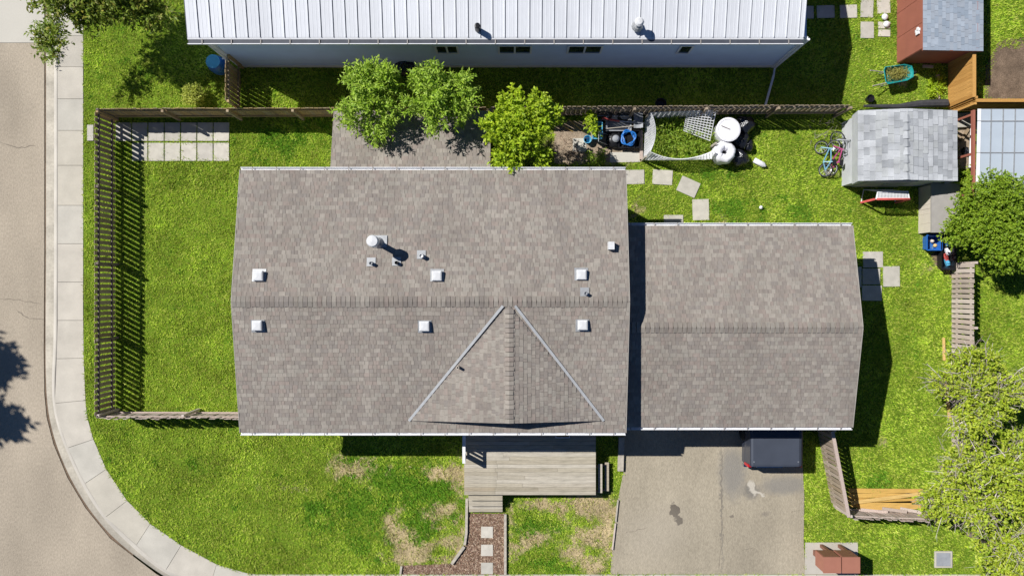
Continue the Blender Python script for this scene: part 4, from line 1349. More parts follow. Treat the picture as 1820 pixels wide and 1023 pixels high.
def tree(name, label, base, centre, radii, leafmat, seed, n_sh=1300, n_leaf=10, Ls=.34, leaf=.13, wid=.045, lobes=9, lobe_r=.5, trunk_r=.09, up=.5, inner=.35, group=None, twigs=0, limbs=9, cat='tree', extra=None, rl=(.45, .75)):
    r = np.random.default_rng(seed)
    root = thing(name, label, cat, base, group)
    V, pts = shoots(r, centre, radii, n_sh, n_leaf, Ls, leaf, wid, lobes, lobe_r, up, inner, rl)
    if extra:
        for ec, er, en in extra:
            V2, _ = shoots(r, ec, er, en, n_leaf, Ls, leaf, wid, 4, .6, up, .3)
            V = np.concatenate([V, V2])
    o = mesh_obj('crown', leafmesh('crown', V, leafmat), (0, 0, 0), root)
    b = MB()
    B, C = Vector(base), Vector(centre)
    fork = B.lerp(C, .55)
    b.tube([B - Vector((0, 0, .05)), B.lerp(fork, .5) + Vector((.03, .02, 0)), fork], [trunk_r * 1.25, trunk_r, trunk_r * .75], 8)
    for i in range(limbs):
        p = Vector(pts[r.integers(0, len(pts))])
        mid = fork.lerp(p, .5) + Vector(r.normal(0, .08, 3))
        b.tube([fork - Vector((0, 0, .1)), mid, p], [trunk_r * .55, trunk_r * .3, trunk_r * .08], 5)
    obj('trunk', b, M['bark'], root, smooth=True)
    if twigs:
        b = MB()
        for i in range(twigs):
            p = Vector(pts[r.integers(0, len(pts))])
            out = Vector(unit(np.array(p - C) + r.normal(0, .35, 3) * np.array(radii)))
            L_ = r.uniform(.3, .9)
            a_ = p - out * L_ * .3
            q1_ = p + out * L_ * .4 + Vector(r.normal(0, .08, 3)); q2_ = p + out * L_ + Vector(r.normal(0, .12, 3))
            b.tube([a_, q1_, q2_], [.018, .012, .005], 4)
            for _ in range(3):
                s0 = a_.lerp(q2_, r.uniform(.3, .9)); b.tube([s0, s0 + Vector(r.normal(0, .22, 3))], [.007, .002], 3)
        tw = obj('bare_twigs', b, M['twig'], root)
        tw['kind'] = 'stuff'
    return root
ash = dict(n_sh=560, n_leaf=12, Ls=.36, leaf=.17, wid=.05, lobes=13, lobe_r=.27, inner=.22, rl=(.4, .95), limbs=16)
tree('ash_tree', 'bright green young tree left of two above the lean-to roof', (-5.2, 7.1, NZ), tuple(P(650, 172, 3.3)), (1.12, 1.3, 1.2), M['leaf_ash'], 21, **ash)
tree('ash_tree', 'bright green young tree right of two above the lean-to roof', (-2.55, 7.15, NZ), tuple(P(788, 168, 3.4)), (1.15, 1.1, 1.25), M['leaf_ash'], 22, **{**ash, 'n_sh': 520})
tree('maple_tree', 'lime yellow-green young tree overlapping the top eave of the house', (.25, 5.35, 0), tuple(P(920, 234, 3.2)), (1.3, 1.6, 1.25), M['leaf_lime'], 23, n_sh=820, n_leaf=10, Ls=.28, leaf=.15, wid=.075, lobes=16, lobe_r=.27, inner=.25, rl=(.4, .95), limbs=14)
c = P(165, -52, 3.5)
tree('street_tree', 'dark leafy street tree at the upper left corner over sidewalk', (c.x - .3, c.y + .3, .2), tuple(c), (2.5, 1.85, 1.4), M['leaf_dark'], 24, n_sh=1700, n_leaf=10, Ls=.4, leaf=.17, wid=.07, lobes=14, lobe_r=.42, trunk_r=.16,
     extra=[(tuple(P(90, 72, 2.4)), (.35, .75, .35), 60), (tuple(P(265, 15, 3.2)), (.9, .5, .6), 130), (tuple(P(145, 25, 3.0)), (.5, .8, .5), 130)])
tree('poplar_tree', 'tall tree across the street whose shadow falls on the road', (-29.6, .6, -.3), (-29.9, 1.75, 10), (1.8, .85, 1.0), M['leaf_dark'], 25, n_sh=300, n_leaf=9, Ls=.5, leaf=.3, wid=.17, lobes=8, lobe_r=.3, trunk_r=.2, inner=.15, rl=(.5, 1.0), extra=[((-30.1, -.75, 10), (1.8, .9, 1.0), 330)])
thn = dict(n_leaf=9, Ls=.26, leaf=.12, wid=.065, lobe_r=.3, up=.4, inner=.18, rl=(.35, .95))
c = P(1752, 705, 2.2); tree('thinning_tree', 'sparse yellow-green tree with bare grey twigs, upper one on the right edge', (c.x, c.y, 0), tuple(c), (1.75, 2.0, 1.3), M['leaf_thin'], 31, n_sh=1400, lobes=14, twigs=230, **thn)
c = P(1742, 860, 2.3); tree('thinning_tree', 'widest sparse tree with bare grey twigs beside the stack of golden boards', (c.x, c.y, 0), tuple(c), (2.1, 2.1, 1.4), M['leaf_thin'], 32, n_sh=2150, lobes=17, twigs=270, **thn)
c = P(1790, 985, 2.2); tree('thinning_tree', 'sparse yellow-green tree in the lower right corner', (c.x, c.y, 0), tuple(c), (1.9, 1.6, 1.3), M['leaf_thin'], 33, n_sh=1500, lobes=14, twigs=170, **thn)
c = P(1768, 393, 1.75)
tree('lilac_bush', 'dense round green bush beside the deck box and shed', (c.x, c.y, 0), tuple(c), (1.8, 2.2, 1.45), M['leaf_lilac'], 34, n_sh=5600, n_leaf=9, Ls=.16, leaf=.085, wid=.05, lobes=26, lobe_r=.3, inner=.3, rl=(.5, .85), cat='bush')
c = P(345, 169, .7); c.z = NZ + .42
tree('round_bush', 'small round yellow-green bush left of the brown gate fence', (c.x, c.y, NZ), tuple(c), (.5, .48, .42), M['leaf_bush'], 35, n_sh=700, n_leaf=8, Ls=.09, leaf=.05, wid=.03, lobes=16, lobe_r=.35, trunk_r=.03, inner=.3, cat='bush')

def weeds(name, label, px, n, h, m, seed, zc=0.0, cat='weeds', leaf=.11, wid=.03, stuff=True):
    r = np.random.default_rng(seed)
    poly = px_poly(px)
    xs, ys_ = [p[0] for p in poly], [p[1] for p in poly]
    x, y = r.uniform(min(xs), max(xs), n * 3), r.uniform(min(ys_), max(ys_), n * 3)
    k = in_poly(x, y, poly)
    x, y = x[k][:n], y[k][:n]
    n = len(x)
    base = np.stack([x, y, np.full(n, zc)], -1)
    sd = unit(np.stack([r.normal(0, .3, n), r.normal(0, .3, n), np.ones(n)], -1))
    hh = h * r.uniform(.35, 1.1, n)
    t = np.tile(np.linspace(.15, 1, 8), (n, 1))
    pos = base[:, None] + sd[:, None] * (t * hh[:, None])[..., None]
    ld = unit(sd[:, None] * .5 + unit(r.normal(0, 1, (n, 8, 3))))
    pos, ld = pos.reshape(-1, 3), ld.reshape(-1, 3)
    V = leaf_arrays(pos, ld, leaf * r.uniform(.6, 1.3, len(pos)), wid * r.uniform(.7, 1.3, len(pos)), r)
    o = mesh_obj(name, leafmesh(name, V, m), (0, 0, 0), label=label, cat=cat)
    if stuff: o['kind'] = 'stuff'
    return o
weeds('tall_weeds', 'tall green weeds growing inside the white lattice bed', [(1160, 208), (1230, 205), (1266, 235), (1266, 268), (1200, 274), (1160, 268)], 420, .55, M['weed'], 41)
c = P(1052, 218, .75)
tree('sapling', 'leafy green sapling among the junk near the fence', (c.x, c.y - .1, 0), tuple(c), (.35, .38, .4), M['leaf_lime'], 42, n_sh=90, n_leaf=8, Ls=.16, leaf=.11, wid=.05, lobes=6, lobe_r=.4, trunk_r=.015, limbs=5, cat='plant')
weeds('weed_clump', 'low leafy weed clump between lime tree and concrete edge', [(1041, 272), (1074, 268), (1077, 292), (1044, 297)], 70, .35, M['weed'], 43, cat='plant', stuff=False)
weeds('weed_clump', 'green weed clump right of the teal wheelbarrow', [(1636, 150), (1652, 143), (1664, 160), (1655, 178), (1638, 176)], 110, .35, M['leaf_lime'], 44, NZ, cat='plant', stuff=False)
weeds('kerb_weeds', 'green weeds sprouting over the kerb under the street tree', [(72, 40), (100, 35), (104, 95), (98, 116), (90, 100), (68, 82)], 150, .35, M['weed'], 45, .0, cat='weeds')
weeds('dry_shrub', 'leafless brown shrub in the dirt right of the lime tree', [(995, 245), (1030, 245), (1036, 285), (1000, 292)], 70, .5, M['chip'], 46, cat='plant', leaf=.07, wid=.015, stuff=False)

# grass blades
LUSH = [(650, 830, 60, 30), (720, 860, 70, 40), (640, 900, 50, 30), (740, 930, 50, 40), (800, 870, 30, 30), (660, 960, 40, 25), (950, 930, 40, 25), (970, 1000, 50, 25), (560, 900, 30, 30),
        (1300, 370, 60, 30), (1420, 380, 30, 20), (1240, 310, 50, 20), (1580, 350, 30, 20), (350, 820, 16, 14), (560, 225, 60, 30), (500, 260, 60, 25), (415, 900, 12, 12), (1560, 860, 30, 25), (1600, 60, 30, 20)]
def lush(x, y):
    u = x * FPX / CAM_H + CU
    v = CV - y * FPX / CAM_H
    s = np.zeros_like(u)
    for a, b, ra, rb in LUSH:
        s += np.exp(-(((u - a) / ra) ** 2 + ((v - b) / rb) ** 2))
    n = .6 * vnoise(x, y, 2.3) + .4 * vnoise(x, y, 6.7)
    return np.clip(s, 0, 1.3) * .75 + (n - .5) * 1.5
def grass():
    r = np.random.default_rng(5)
    n = 190000
    x, y = r.uniform(-17, 21, n), r.uniform(-11.3, 12.3, n)
    ok = x > lawn_left(y) + .02
    boxes = [(hx0 + .5, hy0 + .6, hx1 - .5, hy1 - .6), (gx0, gy0 + .6, gx1 - .5, gy1 - .6), (wx0, wy0, wx1, 13), (sx0, syS, sx1, syN), (rx0, ryS, rx1, 13)]
    for a_, b_, c_, d_ in boxes:
        ok &= ~((x > a_) & (x < c_) & (y > b_) & (y < d_))
    pol = [px_poly(dp), mpw, px_poly([(825, 770), (1062, 770), (1062, 884), (895, 884), (895, 916), (832, 916), (832, 884), (825, 884)]),
           px_poly([(1431, 963), (1525, 963), (1525, 1023), (1431, 1023)]), px_poly([(1660, 978), (1690, 978), (1690, 1007), (1660, 1007)]),
           px_poly([(985, 215), (1140, 215), (1140, 288), (985, 290)]), px_poly([(1700, 196), (1732, 196), (1732, 300), (1702, 300)]),
           px_poly([(1648, 415), (1700, 412), (1702, 482), (1668, 478)]), px_poly([(1760, 90), (1850, 90), (1850, 180), (1740, 180)])]
    for q in pol:
        ok &= ~in_poly(x, y, q)
    for o in bpy.data.objects:
        if o.name.startswith('paving_slab'):
            d = o.dimensions if False else None
            me_ = o.data
            co = np.array([v.co for v in me_.vertices])
            lo, hi = co.min(0), co.max(0)
            ok &= ~((x > o.location.x + lo[0] + .03) & (x < o.location.x + hi[0] - .03) & (y > o.location.y + lo[1] + .03) & (y < o.location.y + hi[1] - .03))
    dr = dryness(x, y)
    ok &= r.random(n) > dr * .55
    x, y, dr = x[ok], y[ok], dr[ok]
    n = len(x)
    z = ground_h(x, y)
    B = 4
    lu = lush(x, y)
    vig = (.7 + .7 * vnoise(x, y, 1.1)) * (1 + .35 * (lu > .5))
    a0 = r.uniform(0, 6.28, n)
    X = np.repeat(x, B) + r.normal(0, .03, n * B); Y = np.repeat(y, B) + r.normal(0, .03, n * B); Z = np.repeat(z, B)
    an = np.repeat(a0, B) + r.uniform(0, 6.28, n * B)
    h = r.uniform(.03, .08, n * B) * np.repeat(vig, B)
    ln = r.uniform(.035, .095, n * B) * np.repeat(vig, B)
    wd = r.uniform(.010, .022, n * B)
    dx, dy = np.cos(an), np.sin(an)
    V = np.stack([np.stack([X - dy * wd, Y + dx * wd, Z - .005], -1), np.stack([X + dy * wd, Y - dx * wd, Z - .005], -1), np.stack([X + dx * ln, Y + dy * ln, Z + h], -1)], 1).reshape(-1, 3)
    mi = (np.repeat(dr, B) + r.normal(0, .12, n * B) > .5)
    me = np_mesh('grass', V, np.arange(3 * n * B).reshape(-1, 3), [M['blade'], M['blade_dry'], M['blade_lush']], np.where(mi, 1, np.where(np.repeat(lu, B) + r.normal(0, .2, n * B) > .55, 2, 0)))
    mesh_obj('grass', me, (0, 0, 0), label='mown green lawn grass around the house', cat='grass', kind='stuff')
grass()

# ------------------------------------------------------------------ yard things
# lattice bed
def lattice(S, nu, nv, parent, m, name='lattice_panel', wd=.032, th=.012, frame=True):
    """square lattice of slats on the surface S(s,t)->Vector, s,t in 0..1"""
    b = MB()
    for i in range(nu + 1):
        s = i / nu
        for j in range(8):
            b.bar(S(s, j / 8), S(s, (j + 1) / 8), wd, th, up=(.3, .5, .8))
    for j in range(nv + 1):
        t = j / nv
        for i in range(10):
            b.bar(S(i / 10, t), S((i + 1) / 10, t), wd, th, up=(.35, .52, .78))
    return obj(name, b, m, parent)
lb = thing('lattice_bed', 'garden bed fenced by sagging white lattice panels', 'garden bed', P(1205, 245))
def bil(a, b_, c_, d_, sag=None):
    a, b_, c_, d_ = map(Vector, (a, b_, c_, d_))
    def S(s, t):
        p = (a * (1 - s) + b_ * s) * (1 - t) + (d_ * (1 - s) + c_ * s) * t
        if sag: p = p + Vector(sag) * (4 * s * (1 - s)) * t
        return p
    return S
lattice(bil(P(1143, 284), P(1146, 212), P(1157, 200, 1.0), P(1156, 268, 1.0), (.18, 0, 0)), 15, 9, lb, M['white'])
lattice(bil(P(1143, 285), P(1272, 283), P(1270, 267, 1.0), P(1156, 270, 1.0), (0, -.28, -.12)), 24, 9, lb, M['white'])
lattice(bil(P(1148, 211), P(1262, 208), P(1268, 196, .95), P(1158, 200, .95)), 22, 8, lb, M['white'])
lattice(bil(P(1215, 232, .35), P(1262, 250, .45), P(1272, 200, 1.0), P(1222, 198, .9)), 9, 10, lb, M['white'])
for u, v in ((1141, 285), (1262, 262), (1146, 212), (1264, 207)):
    b = MB(); c = P(u, v); b.box(c + Vector((0, 0, .42)), (.07, .07, .84)); obj('stake', b, M['timber'], lb)
b = MB(); b.bar(P(1139, 232) + Vector((0, 0, .06)), P(1139, 284) + Vector((0, 0, .06)), .12, .12); obj('plank', b, M['fence_pale'], lb)
# white round containers
c = P(1295, 230, .85); c.z = 0
wb = thing('barrel', 'white barrel with a flat round lid next to the lattice bed', 'barrel', c)
b = MB(); b.lathe([(.38, 0), (.42, .1), (.43, .7), (.42, .8)], c, 26); obj('body', b, M['wrap'], wb, smooth=True)
b = MB(); b.lathe([(.46, .78), (.465, .83), (.4, .85), (.38, .83), (0, .845)], c, 28); ld = obj('lid', b, M['wrap'], wb)
b = MB(); b.bar(c + Vector((-.28, .14, .86)), c + Vector((.05, 0, .86)), .025, .012); obj('stick', b, M['rail_dark'], ld)
c = P(1290, 269, .75); c.z = 0
wr = thing('wrapped_roll', 'white wrapped roll with a dark round hole next to the lattice bed', 'roll', c)
b = MB(); r_ = random.Random(4)
prof = [(.3, 0), (.4, .06), (.43, .3), (.42, .6), (.38, .73), (.28, .78), (.16, .74), (.1, .66), (.085, .3), (.0, .3)]
b.lathe(prof, c, 26)
b.v = [(x + .03 * math.sin(7 * math.atan2(y - c.y, x - c.x) + 9 * z), y + .03 * math.cos(5 * math.atan2(y - c.y, x - c.x) + 5 * z), z) for x, y, z in b.v]
obj('body', b, M['wrap'], wr, smooth=True)
b = MB(); b.tube([c + Vector((0, 0, .305)), c + Vector((0, 0, .5))], .07, 10); obj('core', b, M['black'], wr)
def lump(name, label, cat, u, v, z, rr, m, seed, sq=.75, z0=0.0):
    r = np.random.default_rng(seed)
    c = P(u, v, z); b = MB()
    nu, nv = 20, 12
    ph = r.uniform(0, 6.28, 8)
    vs, fs = [], []
    for j in range(nv + 1):
        f = math.pi * j / nv
        for i in range(nu):
            t = 2 * math.pi * i / nu
            k = 1 + .1 * math.sin(3 * t + ph[0] + 2 * f) + .08 * math.sin(5 * t + ph[1]) * math.sin(2 * f + ph[2]) + .06 * math.sin(9 * t + 4 * f + ph[3])
            vs.append((c.x + rr * k * math.sin(f) * math.cos(t), c.y + rr * k * math.sin(f) * math.sin(t), z0 + rr * sq * (1 - .96 * math.cos(f) * k) + (.12 * rr if j == nv else 0)))
    for j in range(nv):
        for i in range(nu):
            i2 = (i + 1) % nu
            fs.append((j * nu + i, j * nu + i2, (j + 1) * nu + i2, (j + 1) * nu + i))
    b.add(vs, fs)
    zmin = min(p[2] for p in vs)
    b.v = [(x, y, z_ - zmin + z0) for x, y, z_ in b.v]
    return obj(name, b, m, smooth=True, label=label, cat=cat)
lump('garbage_bag', 'black garbage bag nearest the fence behind the white lidded barrel', 'bag', 1326, 221, .4, .36, M['bag'], 1)
lump('garbage_bag', 'black garbage bag between the white barrel and white roll', 'bag', 1318, 248, .4, .34, M['bag'], 2)
lump('garbage_bag', 'small black garbage bag farthest right of the white roll', 'bag', 1329, 258, .25, .25, M['bag'], 3)
lump('garbage_bag', 'black garbage bag lowest, at foot of the white roll', 'bag', 1316, 281, .3, .33, M['bag'], 5)
lump('garbage_bag', 'black bag against the pale home wall between two trees', 'bag', 719, 117, .8, .36, M['bag'], 6, .9, NZ)
b = MB(); c = P(1350, 290, .1); R = Matrix.Rotation(-.5, 3, 'Z') @ Matrix.Rotation(math.pi / 2, 3, 'Y')
b.lathe([(.0, -.26), (.1, -.25), (.11, .15), (.05, .22), (.05, .27), (0, .27)], (c.x, c.y, .13), 12, 0, R); obj('plastic_jug', b, M['wrap'], label='white plastic jug lying on the grass right of the black bags', cat='jug', smooth=True)
b = MB(); c = P(1351, 369); b.lathe([(.0, 0), (.06, .03), (.075, .08), (.06, .13), (0, .16)], (c.x, c.y, .02), 10); obj('ball', b, M['white'], label='small white ball on the lawn above the garage', cat='ball', smooth=True)
# junk pile: shovels, bins, mower, hose
def handle(name, label, cat, p, q, m, r=.018, head=None):
    t = thing(name, label, cat, ((p[0] + q[0]) / 2, (p[1] + q[1]) / 2, 0))
    b = MB(); b.tube([p, q], r, 6); obj('handle', b, m, t)
    if head: head(t)
    return t
def scoop(c, w_, l_, m, rz):
    def f(t):
        b = MB(); Mx = Matrix.Rotation(rz, 3, 'Z')
        pr = [(0, .02), (.3, .0), (.7, .02), (1, .1)]
        vs = []
        for s in (-1, 1):
            for x, z in pr: vs.append(Vector(c) + Mx @ Vector((x * l_ - l_ / 2, s * w_ / 2, z)))
        vs += [v + Vector((0, 0, .012)) for v in vs]
        fs = [(i, i + 1, 5 + i, 4 + i)[::-1] for i in range(3)] + [(8 + i, 9 + i, 13 + i, 12 + i) for i in range(3)] + [(0, 1, 9, 8), (1, 2, 10, 9), (2, 3, 11, 10), (12, 13, 5, 4), (13, 14, 6, 5), (14, 15, 7, 6), (3, 7, 15, 11), (4, 0, 8, 12)]
        b.add(vs, fs); obj('blade', b, m, t)
    return f
handle('snow_shovel', 'grey snow shovel with pale handle lying on the junk', 'shovel', P(1076, 229, .42), P(1126, 224, .42), M['timber'], .02, scoop(P(1134, 214, .4), .6, .34, M['greyp'], 0))
t = handle('shovel', 'shovel with red grip lying across the junk pile', 'shovel', P(1100, 215, .5), P(1146, 219, .5), M['steel'], .018)
b = MB(); b.tube([P(1070, 210, .51), P(1101, 215.5, .51)], .04, 8); obj('grip', b, M['red2'], t)
def boxbin(name, label, cat, u0, v0, u1, v1, h, m, rim=None, fill=None, z=0, rz=0.0):
    p, q = P(u0, v0, h), P(u1, v1, h)
    c = Vector(((p.x + q.x) / 2, (p.y + q.y) / 2, z)); w_, d_ = abs(q.x - p.x), abs(q.y - p.y)
    t = thing(name, label, cat, c)
    b = MB(); Mx = Matrix.Rotation(rz, 3, 'Z')
    def ring(k, zz): return [c + Mx @ Vector((sx * w_ / 2 * k, sy * d_ / 2 * k, zz)) for sx, sy in ((-1, -1), (1, -1), (1, 1), (-1, 1))]
    rs_ = [ring(.82, 0), ring(1, h), ring(.93, h), ring(.78, .04)]
    vs = [v for r in rs_ for v in r]
    fs = [(3, 2, 1, 0)] + [(k * 4 + i, k * 4 + (i + 1) % 4, k * 4 + 4 + (i + 1) % 4, k * 4 + 4 + i) for k in range(3) for i in range(4)] + [(12, 13, 14, 15)]
    b.add(vs, fs); obj('body', b, m, t)
    b = MB(); rr = ring(1.03, h)
    for i in range(4): b.bar(rr[i], rr[(i + 1) % 4], .03, .035)
    obj('rim', b, rim or m, t)
    return t, c, w_, d_
boxbin('plastic_bin', 'light blue plastic bin at the left of the junk pile', 'bin', 1054, 217, 1070, 246, .55, M['cyan'])
b = MB(); c = P(1043, 250); b.lathe([(.11, 0), (.15, .28), (.16, .29), (.14, .285), (.1, .03), (0, .03)], c, 16); bk = thing('bucket', 'small blue bucket in the weeds left of the junk', 'bucket', c); obj('body', b, M['cyan'], bk)
b = MB(); b.tube([c + Vector((.15 * math.cos(a_), .02, .29 + .1 * math.sin(a_))) for a_ in np.linspace(0, math.pi, 9)], .006, 5); obj('bail', b, M['steel'], bk)
hs = MB(); c = P(1117, 245, .45)
pts = []
for i in range(150):
    a_ = i * 2 * math.pi / 20; rr = .24 + .07 * math.sin(i * .9) * .5 + .03 * math.sin(i * .37)
    pts.append((c.x + rr * math.cos(a_), c.y + rr * 1.12 * math.sin(a_), .34 + .16 * i / 150 + .015 * math.sin(i * 1.3)))
hs.tube(pts, .017, 6); obj('garden_hose', hs, M['hosem'], label='coiled blue garden hose on top of the junk pile', cat='hose', smooth=True)
mw = thing('lawn_mower', 'black lawn mower under the coiled blue hose', 'mower', P(1092, 250))
c = P(1092, 250)
b = MB(); b.lathe([(.3, .08), (.34, .12), (.32, .22), (.2, .28), (.14, .3)], c, 20); obj('deck', b, M['black'], mw, smooth=True)
b = MB(); b.lathe([(.13, .3), (.14, .4), (.08, .45), (0, .46)], c, 14); obj('engine', b, M['greyp'], mw)
for sx, sy in ((-1, -1), (1, -1), (1, 1), (-1, 1)):
    b = MB(); b.lathe([(.0, -.03), (.09, -.03), (.09, .03), (0, .03)], c + Vector((sx * .3, sy * .24, .09)), 14, 0, Matrix.Rotation(math.pi / 2, 3, 'X')); obj('wheel', b, M['rubber'], mw)
b = MB(); b.tube([c + Vector((-.3, .2, .2)), c + Vector((-.7, .18, .75)), c + Vector((-.72, -.18, .75)), c + Vector((-.3, -.2, .2))], .014, 6); obj('handle_bar', b, M['steel'], mw)
b = MB(); b.bar((c.x + .45, c.y - .1, .18), (c.x + .75, c.y - .1, .18), .5, .34); obj('crate', b, M['black'], label='black crate holding up the coiled blue hose', cat='crate')
for u, v, l, rr in ((1072, 201, 'black tyre leaning on the fence at the left of the junk', .3), (1112, 200, 'black tyre leaning on the fence above the snow shovel', .26)):
    t = thing('spare_tyre', l, 'tyre', P(u, v, .0) * .97); c = P(u, v, .4); c.z = rr + .05
    R = Matrix.Rotation(math.radians(62), 3, 'X')
    b = MB(); b.torus((c.x, c.y - .1, c.z), rr, .065, 24, 8, 0, R); obj('tread', b, M['rubber'], t, smooth=True)
    b = MB(); b.torus((c.x, c.y - .1, c.z), rr - .07, .02, 20, 6, 0, R); b.bar(Vector((c.x, c.y - .1, c.z)) - R @ Vector((rr - .07, 0, 0)), Vector((c.x, c.y - .1, c.z)) + R @ Vector((rr - .07, 0, 0)), .03, .03); obj('rim', b, M['steel'], t)
boxbin('storage_bin', 'grey storage bin beneath the shovel handles', 'bin', 1078, 206, 1121, 232, .36, M['greyp'])
boxbin('storage_bin', 'dark bin full of scrap behind the blue hose', 'bin', 1100, 232, 1138, 262, .28, M['black'])
patch('junk_pad', [(1084, 271), (1137, 270), (1137, 288), (1084, 289)], -.03, .035, M['street_conc'])
patch('pad_slab', [(1018, 246), (1042, 246), (1042, 270), (1018, 270)], -.03, .03, M['street_conc'])
for a_, c_, l in (((982, 212), (1018, 234), 'thin stake leaning in fence shade, nearest the lime tree'), ((1010, 212), (1040, 236), 'thin stake leaning in fence shade, nearest the blue bin')):
    b = MB(); b.bar(P(*a_, .5), P(*c_, .03), .03, .03); obj('stake', b, M['lumber'], label=l, cat='stake')

# wheelbarrow
wbz = NZ + .02
c = P(1591, 134, .75); c.z = wbz
wbw = thing('wheelbarrow', 'teal wheelbarrow full of yellow clippings beside the red shed', 'wheelbarrow', c)
rot = Matrix.Rotation(.16, 3, 'Z')
def wl_(x, y, z): return c + rot @ Vector((x, y, z))
b = MB()
def trg(k, z, sh=0): return [wl_(x * k + sh, y * k, z) for x, y in ((-.5, -.22), (-.44, -.32), (.3, -.3), (.55, -.2), (.58, 0), (.55, .2), (.3, .3), (-.44, .32), (-.5, .22))]
R4 = [trg(.6, .28, -.02), trg(1, .58), trg(.96, .58), trg(.57, .3, -.02)]
n = 9; vs = [v for r in R4 for v in r]
b.add(vs, [tuple(reversed(range(n)))] + [(k * n + i, k * n + (i + 1) % n, (k + 1) * n + (i + 1) % n, (k + 1) * n + i) for k in range(3) for i in range(n)] + [tuple(range(3 * n, 4 * n))])
obj('tub', b, M['teal'], wbw)
b = MB(); b.tube(trg(1.01, .585), .018, 6, 0, True); obj('rim', b, M['teal'], wbw)
for s in (-1, 1):
    b = MB(); b.tube([wl_(-1.0, s * .3, .55), wl_(-.4, s * .22, .3), wl_(.7, s * .07, .2)], .022, 6); obj('handle', b, M['timber'], wbw)
    b = MB(); b.tube([wl_(-.4, s * .22, .3), wl_(-.42, s * .24, 0), wl_(-.2, s * .24, 0), wl_(-.1, s * .18, .27)], .014, 5); obj('leg', b, M['steel'], wbw)
b = MB(); b.torus(wl_(.72, 0, .2), .15, .05, 18, 8, 0, rot @ Matrix.Rotation(math.pi / 2, 3, 'X')); wq = obj('wheel', b, M['rubber'], wbw, smooth=True)
b = MB(); b.lathe([(0, -.03), (.11, -.03), (.11, .03), (0, .03)], wl_(.72, 0, .2), 12, 0, rot @ Matrix.Rotation(math.pi / 2, 3, 'X')); obj('rim', b, M['steel'], wq)
r = np.random.default_rng(8); n = 900
p = np.stack([r.normal(.05, .22, n), r.normal(.03, .12, n), .4 + .22 * r.random(n)], -1); p = p[(np.abs(p[:, 0]) < .45) & (np.abs(p[:, 1]) < .25)]
p = np.array([wl_(*q) for q in p]); dd = unit(r.normal(0, 1, p.shape) * np.array([1, 1, .3]))
mesh_obj('clippings', leafmesh('clippings', leaf_arrays(p, dd, np.full(len(p), .12), np.full(len(p), .02), r), M['clip']), (0, 0, 0), label='yellowed garden clippings heaped in the teal wheelbarrow', cat='clippings', kind='stuff')
b = MB(); b.bar(P(1666, 133, NZ + .05), P(1667, 176, NZ + .05), .12, .09); obj('timber', b, M['fence_pale'], label='pale timber lying between the weed clump and the golden fence', cat='timber')
b = MB(); b.bar(P(1640, 118, NZ + .06), P(1658, 119, NZ + .06), .1, .08); obj('timber', b, M['timber'], label='short timber at the foot of the red shed wall', cat='timber')
for u, v, l in ((1573, 30, 'larger white stone on the slab path by the red shed'), (1576, 43, 'smaller white stone below the larger one by the red shed')):
    b = MB(); c = P(u, v, NZ + .1); b.lathe([(.0, 0), (.11, .02), (.13, .06), (.09, .12), (0, .14)], (c.x, c.y, NZ + .035), 11); obj('stone', b, M['white'], label=l, cat='stone', smooth=True)
c = P(1545, 176, .5); b = MB(); b.lathe([(.1, 0), (.14, .26), (.15, .27), (.12, .265), (.09, .2), (0, .2)], (c.x, c.y, NZ), 14); obj('plant_pot', b, M['black'], label='black plant pot behind the fence near the shed', cat='pot')
c = P(1173, 186, .5); b = MB(); b.lathe([(.14, 0), (.2, .3), (.22, .32), (.18, .31), (.14, .22), (0, .22)], (c.x, c.y, NZ), 16); obj('plant_pot', b, M['black'], label='black tub behind the fence above the lattice bed', cat='pot')
b = MB(); b.tube([P(1540, 186, .75), P(1600, 187, .72), P(1640, 182, .72), P(1688, 181, .7)], [.05, .09, .14, .16], 8)
b.v = [(x, y, z - .7 + NZ + .16) for x, y, z in b.v]
obj('rolled_tarp', b, M['tarp'], label='dark rolled tarp lying along the fence above the grey shed', cat='tarp')
# strip between shed and greenhouse
b = MB(); b.tube([P(1729, 205, .2), P(1725, 298, .25)], .07, 8); obj('drain_pipe', b, M['white'], label='white pipe lying between the shed and the clear roofed shelter', cat='pipe')
b = MB(); b.box(P(1713, 214, .1), (.8, .55, .16), .05); obj('concrete_block', b, M['paver'], label='pale concrete block beside the upper right of grey shed', cat='block')
lump('garbage_bag', 'small dark bag between the shed and the white pipe', 'bag', 1718, 268, .2, .16, M['bag'], 9)
b = MB(); b.bar(P(1708, 250, .06), P(1722, 228, .08), .1, .06); obj('plank', b, M['fence_brown'], label='brown plank end beside the grey shed', cat='plank')

